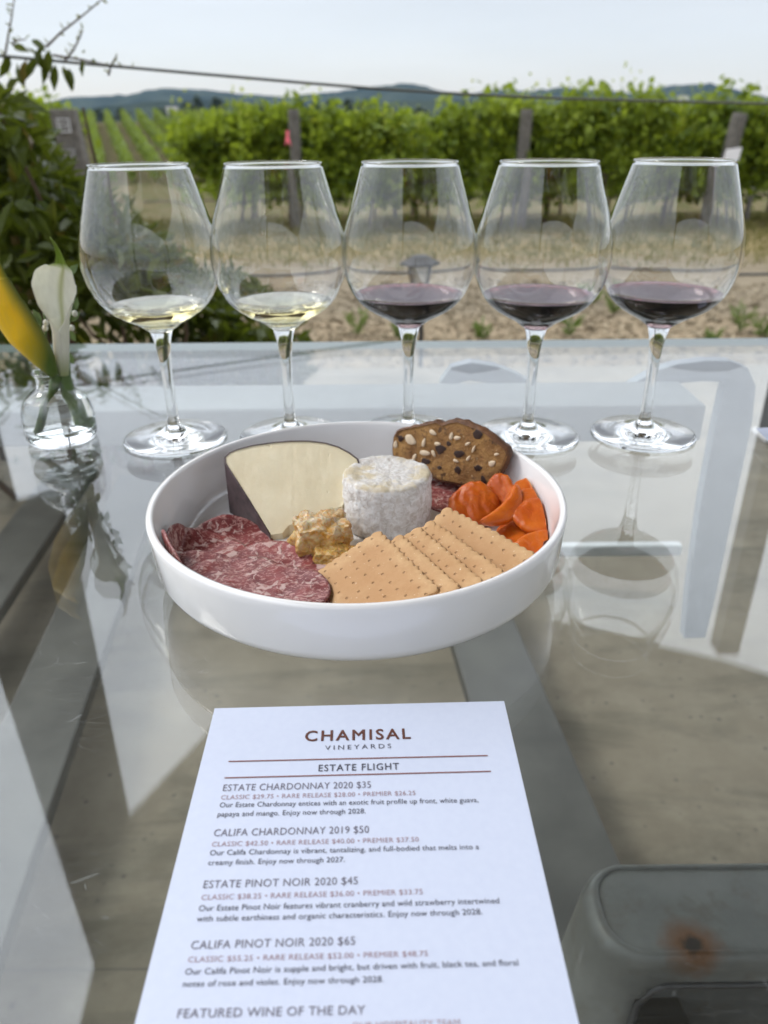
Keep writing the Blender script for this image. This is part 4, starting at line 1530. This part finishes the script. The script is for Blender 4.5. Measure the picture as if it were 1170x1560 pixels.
def inset(name, u, v, l, w, ang, mat, th=.0009):
    c_ = on_plane(u, v, A, B, D) + nb * .0004
    vv, ff = [], []
    ns, nr_ = 14, 4
    for r_ in range(nr_ + 1):
        for k in range(ns):
            t = 2 * math.pi * k / ns
            s_ = (math.cos(r_ / nr_ * math.pi / 2) if r_ < nr_ else 0.02) * (1 + (.38 if name == 'raisin' else .12) * noise.noise((math.cos(t) * 1.7 + u, math.sin(t) * 1.7, v)))
            x, y = math.cos(t) * l / 2 * s_, math.sin(t) * w / 2 * s_ * (1 - .25 * math.cos(t))
            x, y = x * math.cos(ang) - y * math.sin(ang), x * math.sin(ang) + y * math.cos(ang)
            vv.append(c_ + ux * x + uy * y + nb * th * math.sin(r_ / nr_ * math.pi / 2))
    for r_ in range(nr_):
        for k in range(ns):
            ff.append((r_ * ns + k, r_ * ns + (k + 1) % ns, (r_ + 1) * ns + (k + 1) % ns, (r_ + 1) * ns + k))
    ff.append(tuple(nr_ * ns + k for k in range(ns)))
    mesh(name, vv, ff, mat, be, True)


for u, v, l, w, a in [(626, 670, .0105, .0070, -.35), (660, 659, .0065, .0036, -.3), (646, 674, .007, .003, 1.3), (648, 690, .0095, .004, .05), (688, 664, .006, .003, 1.4), (697, 667, .0058, .003, .2), (661, 691, .0055, .003, -1.0), (632, 696, .006, .003, 1.1), (722, 684, .006, .002, 1.2), (713, 676, .005, .002, .6), (750, 706, .006, .0042, .6), (603, 677, .006, .0035, 1.5), (714, 698, .005, .0022, 1.0), (695, 702, .005, .0022, -.2), (757, 692, .004, .002, .3), (667, 676, .0055, .0028, .1)]:
    inset('almond_flake', u, v, l, w, a, M_ALM)
for u, v, l, w, a in [(672, 684, .0075, .006, .3), (700, 692, .0075, .005, .4), (698, 716, .005, .005, .9), (729, 713, .0055, .004, .3), (728, 662, .007, .006, .2), (649, 703, .008, .004, .1), (737, 732, .004, .006, .2), (670, 712, .004, .0024, .2), (684, 676, .0035, .003, .2), (611, 668, .005, .004, .5)]:
    inset('raisin', u, v, l * 1.1, w * 1.1, a, M_RAIS, .00025)

# ---- dried apricots
q = NM('dried_apricot')
p = q.pos()
n1 = q.noise(p, 55, 4, .6)
n2 = q.noise(q.pos((1, 1, 1)), 150, 5, .6, 1.2)
c = q.mix(q.rng(n1, .3, .7), (0.45, 0.072, 0.005), (0.64, 0.155, 0.012))
q.bsdf(c, .36, q.bump(n2, .5, .0016), Subsurface_Weight=.35, Subsurface_Radius=(.010, .003, .001), Specular_IOR_Level=.4)
M_APR = q.m


def apricot(u, v, h, size, euler, seed, label, fold=0.0, wild=1.0, axis=None, bend=0.0):
    """flattened wrinkled half fruit with a thick rolled lip"""
    bm = bmesh.new()
    bmesh.ops.create_icosphere(bm, subdivisions=5, radius=1)
    ctr = fx(u, v, h)
    from mathutils import Euler
    m = Euler([R_(a) for a in euler]).to_matrix()
    if axis:
        ea, eb = fx(*axis[0]), fx(*axis[1])
        ctr = (ea + eb) / 2
        ax_ = (eb - ea).normalized()
        tz_ = (Vector((0, 0, CAMZ)) - ctr)
        tz_ = (tz_ - ax_ * tz_.dot(ax_)).normalized()
        m = Matrix((ax_, tz_.cross(ax_), tz_)).transposed()
    for v_ in bm.verts:
        d = v_.co.copy()
        r = math.hypot(d.x, d.y)
        th_ = math.atan2(d.y, d.x)
        wr = 1 + .16 * wild * noise.noise((math.cos(th_) * 1.5 + seed, math.sin(th_) * 1.5, seed)) + .05 * noise.noise((math.cos(th_) * 5 + seed, math.sin(th_) * 5, seed))
        z = d.z * (.70 + .50 * r ** 3)
        x, y = d.x * wr, d.y * wr
        z += .30 * wild * noise.noise((x * 1.0 + seed * 3, y * .7, seed)) + .09 * wild * noise.fractal((x * 3.0 + seed * 3, y * 1.4, seed), .8, 2.2, 3)
        for k_ in range(2):         # long creases of the dried skin
            ln_ = x - (-.35 + .6 * k_) + .35 * noise.noise((y * 1.6 + k_ * 5, seed, k_)) + .1 * y
            z -= wild * (.15 - .04 * k_) * math.exp(-(ln_ / .09) ** 2) * (1 - .5 * r) * (1 if d.z > -.2 else .3)
        w_ = Vector((x * size[0] / 2, y * size[1] / 2, z * size[2] / 2))
        if bend:
            w_.y += bend * (w_.x / (size[0] / 2)) ** 2 * size[0] / 2
        if fold:
            w_.z += fold * (w_.x / (size[0] / 2)) ** 2 * size[0] / 2
        v_.co = m @ w_ + ctr
        dd_ = Vector((v_.co.x - PC.x, v_.co.y - PC.y))
        rm_ = .1165 if v_.co.z < T + .018 else .1195
        if dd_.length > rm_:        # pressed against the wall of the plate
            dd_ *= rm_ / dd_.length
            v_.co.x, v_.co.y = PC.x + dd_.x, PC.y + dd_.y
        if v_.co.z < FZ + .0006:
            v_.co.z = FZ + .0006
    me = bpy.data.meshes.new('dried_apricot')
    bm.to_mesh(me); bm.free()
    o = link('dried_apricot', me, M_APR, None, True)
    tag(o, label, 'dried apricot', 'dried apricots in a pile on the plate')


apricot(722, 770, .0215, (.036, .030, .015), (46, -10, 10), 1.0, 'dried apricot at the left of the pile, its wrinkled back to the camera')
apricot(764, 762, .0225, (.026, .036, .009), (62, -20, -24), 2.2, 'dried apricot standing behind, with a pointed top near the nut bread')
apricot(784, 786, .0235, (.043, .0125, .012), (30, -46, -4), 3.1, 'dried apricot curled on edge in the middle of the pile', 0, .35, ((748, 806, .020), (799, 752, .031)), .34)
apricot(812, 749, .0300, (.026, .024, .0085), (24, 4, -14), 4.5, 'dried apricot at the very back of the pile', 0, .45)
apricot(816, 767, .0270, (.033, .026, .0090), (22, 2, -8), 5.4, 'flat dried apricot second from the back by the right wall', 0, .5)
apricot(820, 787, .0235, (.036, .028, .0105), (24, 0, -4), 6.3, 'dark orange dried apricot at the right in the middle of the pile', 0, .6)
apricot(796, 816, .0125, (.036, .032, .009), (8, 0, 10), 7.7, 'dark dried apricot lowest in the pile, in shade', 0, .6)
apricot(820, 831, .0150, (.036, .020, .010), (30, -6, 24), 8.8, 'dried apricot nearest the front rim, touching the last cracker', 0, .8)

# ================================================================== MENU
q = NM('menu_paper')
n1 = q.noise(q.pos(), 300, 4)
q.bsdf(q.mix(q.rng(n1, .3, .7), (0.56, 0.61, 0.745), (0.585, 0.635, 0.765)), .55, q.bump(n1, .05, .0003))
M_PAPER = q.m
ZP = T + .0008
c0, c1 = P(327, 1079, ZP), P(768, 1068, ZP)
c3, c2 = P(205, 1560, ZP), P(882, 1560, ZP)
c3 = c0 + (c3 - c0) * 1.42
c2 = c1 + (c2 - c1) * 1.42
me_e = empty('menu_sheet', tuple((c0 + c1 + c2 + c3) / 4), 0, label='white wine flight menu printed with prices, lying in front of the plate', cat='menu')
vv = [c0, c1, c2, c3]
MB().prism(vv, (0, 0, -.0005)).build('paper', M_PAPER, me_e)


def ink(name, col):
    q = NM(name)
    q.bsdf(col, .6)
    return q.m


I_BROWN = ink('ink_brown', (0.11, 0.035, 0.022))
I_DARK = ink('ink_dark', (0.07, 0.07, 0.095))
I_RULE = ink('ink_rule', (0.20, 0.075, 0.060))
I_GREY = ink('ink_grey', (0.16, 0.15, 0.19))
I_ROSE = ink('ink_rose', (0.36, 0.25, 0.28))
ZI = T + .0010
LINES = [('CHAMISAL', 464, 1129, 626, 1125, 15.5, I_BROWN, .020, 1.25, 'title_text'),
         ('VINEYARDS', 495, 1142.5, 596, 1139.5, 6.8, I_DARK, .0, 1.5, 'subtitle_text'),
         ('ESTATE FLIGHT', 485, 1175, 608, 1172, 10, I_DARK, .010, 1.15, 'heading_text'),
         ('ESTATE CHARDONNAY 2020 $35', 339, 1205, 565, 1200, 10, I_GREY, 0, 1.05, 'wine_name_text'),
         ('CLASSIC $29.75 • RARE RELEASE $28.00 • PREMIER $26.25', 336, 1218, 633, 1211, 6.6, I_ROSE, 0, 1.05, 'price_text'),
         ('Our Estate Chardonnay entices with an exotic fruit profile up front, white guava,', 334, 1230, 729, 1222, 7.6, I_DARK, 0, 1.02, 'description_text'),
         ('papaya and mango. Enjoy now through 2028.', 331, 1244, 557, 1239, 7.6, I_DARK, 0, 1.02, 'description_text'),
         ('CALIFA CHARDONNAY 2019 $50', 325, 1274, 562, 1268.5, 10.8, I_GREY, 0, 1.05, 'wine_name_text'),
         ('CLASSIC $42.50 • RARE RELEASE $40.00 • PREMIER $37.50', 322, 1289.6, 638, 1282, 7.2, I_ROSE, 0, 1.05, 'price_text'),
         ('Our Califa Chardonnay is vibrant, tantalizing, and full-bodied that melts into a', 319, 1303, 730, 1293.5, 8, I_DARK, 0, 1.02, 'description_text'),
         ('creamy finish. Enjoy now through 2027.', 316.5, 1318, 525, 1313, 8, I_DARK, 0, 1.02, 'description_text'),
         ('ESTATE PINOT NOIR 2020 $45', 309, 1353, 545, 1347, 11.6, I_GREY, 0, 1.05, 'wine_name_text'),
         ('CLASSIC $38.25 • RARE RELEASE $36.00 • PREMIER $33.75', 306, 1371, 644, 1362, 8, I_ROSE, 0, 1.05, 'price_text'),
         ('Our Estate Pinot Noir features vibrant cranberry and wild strawberry intertwined', 302, 1388, 761, 1376, 9, I_DARK, 0, 1.02, 'description_text'),
         ('with subtle earthiness and organic characteristics. Enjoy now through 2028.', 299, 1404, 735, 1393, 9, I_DARK, 0, 1.02, 'description_text'),
         ('CALIFA PINOT NOIR 2020 $65', 290, 1446, 541, 1439, 12.6, I_GREY, 0, 1.05, 'wine_name_text'),
         ('CLASSIC $55.25 • RARE RELEASE $52.00 • PREMIER $48.75', 285.5, 1466, 652, 1456.5, 8.6, I_ROSE, 0, 1.05, 'price_text'),
         ('Our Califa Pinot Noir is supple and bright, but driven with fruit, black tea, and floral', 281, 1485, 790, 1470.5, 9.6, I_DARK, 0, 1.02, 'description_text'),
         ('notes of rose and violet. Enjoy now through 2028.', 278, 1503.5, 584.5, 1496, 9.6, I_DARK, 0, 1.02, 'description_text'),
         ('FEATURED WINE OF THE DAY', 269, 1551, 556, 1545, 14, I_GREY, 0, 1.05, 'wine_name_text'),
         ('OUR HOSPITALITY TEAM', 537, 1567, 701, 1562, 9.6, I_ROSE, 0, 1.05, 'price_text')]
for s, u0, v0, u1, v1, cap, mm, bold, spc, nm in LINES:
    a, b = P(u0, v0, ZI), P(u1, v1, ZI)
    um = (u0 + u1) / 2
    vm = (v0 + v1) / 2
    hgt_ = (P(um, vm - cap, ZI) - P(um, vm, ZI)).length
    text_mesh(nm, s, a, b, hgt_, mm, me_e, bold, spc)
for (u0, v0, u1, v1) in ((348, 1160, 743, 1151), (342, 1185, 748, 1175)):
    mesh('rule', [P(u0, v0 + .9, ZI), P(u1, v1 + .9, ZI), P(u1, v1 - .9, ZI), P(u0, v0 - .9, ZI)], [(0, 1, 2, 3)], I_RULE, me_e)
# corner of another sheet at the right edge
w = [P(1152, 652, ZP), P(1215, 650, ZP), P(1262, 690, ZP), P(1192, 693, ZP)]
tag(MB().prism(w, (0, 0, -.0005)).build('menu_sheet', M_PAPER), 'corner of another white sheet at the right edge of the table', 'menu')

# ================================================================== VASE AND FLOWERS
VX, VY = -.2880, .6480
VZ = T + .0004
vo = smooth_prof([(.0285, .0015), (.0302, .006), (.0304, .018), (.0296, .028), (.0260, .037), (.0195, .0435), (.0140, .048), (.0125, .053), (.0126, .058), (.0142, .0605), (.0146, .0620)], 5)
vi = smooth_prof([(.0125, .0622), (.0108, .0585), (.0107, .0530), (.0122, .0490), (.0176, .0430), (.0242, .0355), (.0276, .0275), (.0284, .018), (.0280, .0115), (.0250, .0095)], 5)
vprof = [(0, .0018), (.018, .0012), (.0270, 0), (.0278, .0003)] + vo + [(.0142, .0626)] + vi + [(.012, .0098), (0, .0102)]
ve = MB().lathe(vprof, 72, (VX, VY, VZ)).build('glass_vase', M_GLASS, None, True)
tag(ve, 'small clear glass bottle vase of water at the left', 'vase')
lv = .0375
wp_ = [(0, .0101), (.012, .0097), (.0250, .0094)] + [(r + .0001, z) for r, z in reversed(vi) if .0098 < z < lv] + [(float(np.interp(lv, [z for r, z in reversed(vi)], [r for r, z in reversed(vi)])) + .0001, lv), (0, lv)]
q = NM('water')
q.link(q.n('ShaderNodeBsdfGlass', {'Color': (.99, 1, .995, 1), 'Roughness': 0.0, 'IOR': 1.333}).outputs[0], q.out.inputs[0])
o = MB().lathe(wp_, 72, (VX, VY, VZ)).build('vase_water', q.m, None, True)
tag(o, 'clear water standing in the small bottle vase', 'water')


def petal_mat(name, attr=True):
    q = NM(name)
    at = q.n('ShaderNodeVertexColor', layer_name='tint').outputs['Color']
    n1 = q.noise(q.pos((1, 1, .25)), 320, 3)
    col = q.mix(q.rng(n1, .3, .7, .0, .12), at, (0.3, 0.3, 0.2))
    b = q.n('ShaderNodeBsdfPrincipled', {'Base Color': col, 'Roughness': .45, 'Normal': q.bump(n1, .15, .0005)})
    t = q.n('ShaderNodeBsdfTranslucent', {'Color': col})
    m = q.n('ShaderNodeMixShader', {'Fac': .42})
    q.link(b.outputs[0], m.inputs[1]); q.link(t.outputs[0], m.inputs[2]); q.link(m.outputs[0], q.out.inputs[0])
    return q.m


M_PETAL = petal_mat('petal')
M_STEM = simple('flower_stem', (0.075, 0.13, 0.028), .45, 0, .2, 60)


def interp(tb, s):
    return [float(np.interp(s, [r[0] for r in tb], [r[i] for r in tb])) for i in range(1, len(tb[0]))]


def spathe(rows, Y, openang, tint, parent, depth=.9, sec=28, nn_=60, ang0=0.0, edge_wave=0.0):
    """rows: (s, u, v, width px); a sheet rolled about its axis, opening towards the camera"""
    vv, ff, cols = [], [], []
    for i in range(nn_ + 1):
        s = i / nn_
        u, v, w, yo = interp(rows, s)
        s2 = min(1, s + .01)
        s1 = max(0, s - .01)
        pa, pb = interp(rows, s1), interp(rows, s2)
        ax = PY(pb[0], pb[1], Y) - PY(pa[0], pa[1], Y)
        ax.normalize()
        sidev = ax.cross(Vector((0, 1, 0))).normalized()
        c_ = PY(u, v, Y) + Vector((0, yo, 0))
        hw = w / 2 / F * Y
        A_ = float(np.interp(s, *openang))
        for k in range(sec + 1):
            ph = -A_ + 2 * A_ * k / sec
            mx = 1.0 if A_ > math.pi / 2 else math.sin(A_)
            hq = hw * (1 + .07 * ph / A_)
            dx = hq * math.sin(ph + ang0) / mx
            dy = hq * math.cos(ph + ang0) * depth
            p_ = c_ + sidev * dx + Vector((0, dy - hw * .2, 0))
            if edge_wave:
                p_ += Vector((0, edge_wave * math.sin(k * .9 + s * 9) * s, 0))
            vv.append(p_)
            cols.append(tint(s, ph / A_))
    for i in range(nn_):
        for k in range(sec):
            a = i * (sec + 1) + k
            ff.append((a, a + 1, a + sec + 2, a + sec + 1))
    o = mesh('spathe', vv, ff, M_PETAL, parent, True)
    ca = o.data.color_attributes.new('tint', 'FLOAT_COLOR', 'POINT')
    ca.data.foreach_set('color', np.array([(*c_, 1) for c_ in cols], float).ravel())
    so_ = o.modifiers.new('thickness', 'SOLIDIFY')
    so_.thickness = .0003
    return o


def lerp3(a, b, t):
    t = max(0, min(1, t))
    return tuple(x * (1 - t) + y * t for x, y in zip(a, b))


WH, GRN, YEL = (0.90, 0.90, 0.82), (0.28, 0.36, 0.07), (0.92, 0.66, 0.015)


def tint_white(s, k):
    c_ = lerp3((0.50, 0.55, 0.28), WH, (s - .02) / .22)
    c_ = lerp3(c_, (0.50, 0.54, 0.22), max(0, 1 - abs(k) * 7) * .7 * min(1, max(0, (s - .2) * 4)))
    return lerp3(c_, (0.30, 0.42, 0.06), (s - .84) / .06)


def tint_yellow(s, k):
    c_ = lerp3((0.10, 0.17, 0.02), YEL, (s - .02) / .30 + (-k * .9 - .1) * .9)
    return lerp3(c_, (0.18, 0.22, 0.03), (k - .55) * 2.5)


fe = empty('calla_lily', (VX, VY, VZ + .0104), 0, label='white calla lily with a green tip in the bottle vase', cat='flower', group='calla lilies in the vase')
spathe([(0, 96, 570, 19, 0), (.2, 95, 540, 23, 0), (.38, 94, 506, 25, 0), (.50, 92, 486, 30, 0), (.62, 87, 460, 52, 0), (.72, 86, 440, 66, -.001), (.79, 87.5, 425, 62, -.001), (.85, 91, 411, 40, .001), (.90, 91, 402, 16, .002), (.94, 88, 390, 9, .003), (.97, 84, 376, 5, .002), (1.0, 76, 361, 1, 0)], VY - .002,
       ([0, .38, .46, .54, .7, 1], [3.5, 3.4, 2.7, 2.0, 1.45, 1.2]), tint_white, fe, .8, 30, 70, 0, .0004)
a0, a1 = PY(97, 572, VY), PY(116, 640, VY + .003)
MB().tube([PY(95, 545, VY), a0, PY(106, 605, VY + .002), a1, PY(138, 645, VY + .004)], [.0058, .0060, .0058, .0056, .0054], 14).build('stem', M_STEM, fe, True)
M_SPAD = simple('spadix', (0.62, 0.45, 0.05), .6, 0, .2, 900, .6, .0008)
MB().tube([PY(95, 545, VY + .001), PY(94, 525, VY + .001), PY(94, 505, VY + .001)], [.002, .0024, .001], 10).build('spadix', M_SPAD, fe, True)
fe = empty('calla_lily', (VX, VY, VZ + .0104), 0, label='yellow and green calla lily leaning left out of the picture', cat='flower', group='calla lilies in the vase')
spathe([(0, 84, 572, 14, 0), (.18, 68, 547, 36, 0), (.38, 43, 508, 54, -.004), (.58, 16, 460, 60, -.006), (.76, 0, 420, 48, -.006), (.90, -4, 396, 24, -.004), (1.0, 0, 372, 3, -.002)], VY - .010,
       ([0, .3, .6, 1], [2.9, 2.3, 1.8, 1.4]), tint_yellow, fe, .65, 30, 70, 2.6, .0003)
MB().tube([PY(76, 555, VY - .008), PY(86, 575, VY - .005), PY(76, 610, VY), PY(68, 655, VY + .002)], [.0052, .0050, .0030, .0024], 12).build('stem', M_STEM, fe, True)
# sprigs with small buds
M_SPRIG = leaf_mat('sprig_leaf', (0.08, 0.13, 0.06), (0.14, 0.20, 0.10), .25, 40)
M_BUD = simple('bud', (0.62, 0.62, 0.55), .6)
for lab, line, lvs, buds in (('small green sprig with white buds left of the white calla', [(90, 575), (74, 560), (68, 530), (70, 495), (66, 470)], [(64, 492, -10, -14), (70, 540, -9, 16), (56, 560, -4, 14), (58, 575, 2, 14), (62, 500, -8, -16)], [(60, 509), (69, 500), (70, 492), (64, 512), (62, 588)]),
                             ('small green sprig behind the right side of the white calla', [(98, 570), (100, 520), (106, 490), (112, 465)], [(112, 475, 4, -18), (106, 490, 10, -10), (108, 470, -4, -16), (104, 420, 6, -8), (103, 500, 8, 14), (100, 535, 6, 10)], [(109, 500), (114, 478)])):
    e = empty('sprig', (VX, VY, VZ + .0104), 0, label=lab, cat='sprig', group='green sprigs in the vase')
    yy = VY + (.018 if 'behind' in lab else .013)
    MB().tube([PY(a, b, yy) for a, b in line], .0011, 6).build('stem', M_STEM, e, True)
    tp = [tuple(PY(a, b, yy)) for a, b, _, _ in lvs]
    td = [tuple(PY(a + c_, b + d_, yy) - PY(a, b, yy)) for a, b, c_, d_ in lvs]
    v_, f_ = cloud(tp, td, [(0.2, -1, .3)] * len(tp), [.013] * len(tp), [.0075] * len(tp))
    mesh('leaf', v_, f_, M_SPRIG, e, True)
    for a, b in buds:
        c_ = PY(a, b, yy - .003)
        mb = MB().lathe([(0, -.0028), (.0018, -.0018), (.0025, 0), (.0020, .0020), (0, .0032)], 12, c_)
        mb.build('bud', M_BUD, e, True)

# ================================================================== HAZE
q = NM('haze')
q.link(q.n('ShaderNodeVolumePrincipled', {'Color': (0.48, 0.70, 1.0, 1), 'Density': 0.00006, 'Anisotropy': 0.2}).outputs[0], q.out.inputs['Volume'])
tag(MB().box((0, 1450, 128), (7000, 3060, 268)).build('haze', q.m), 'thin bluish haze over the far hills', 'haze', None, 'stuff')
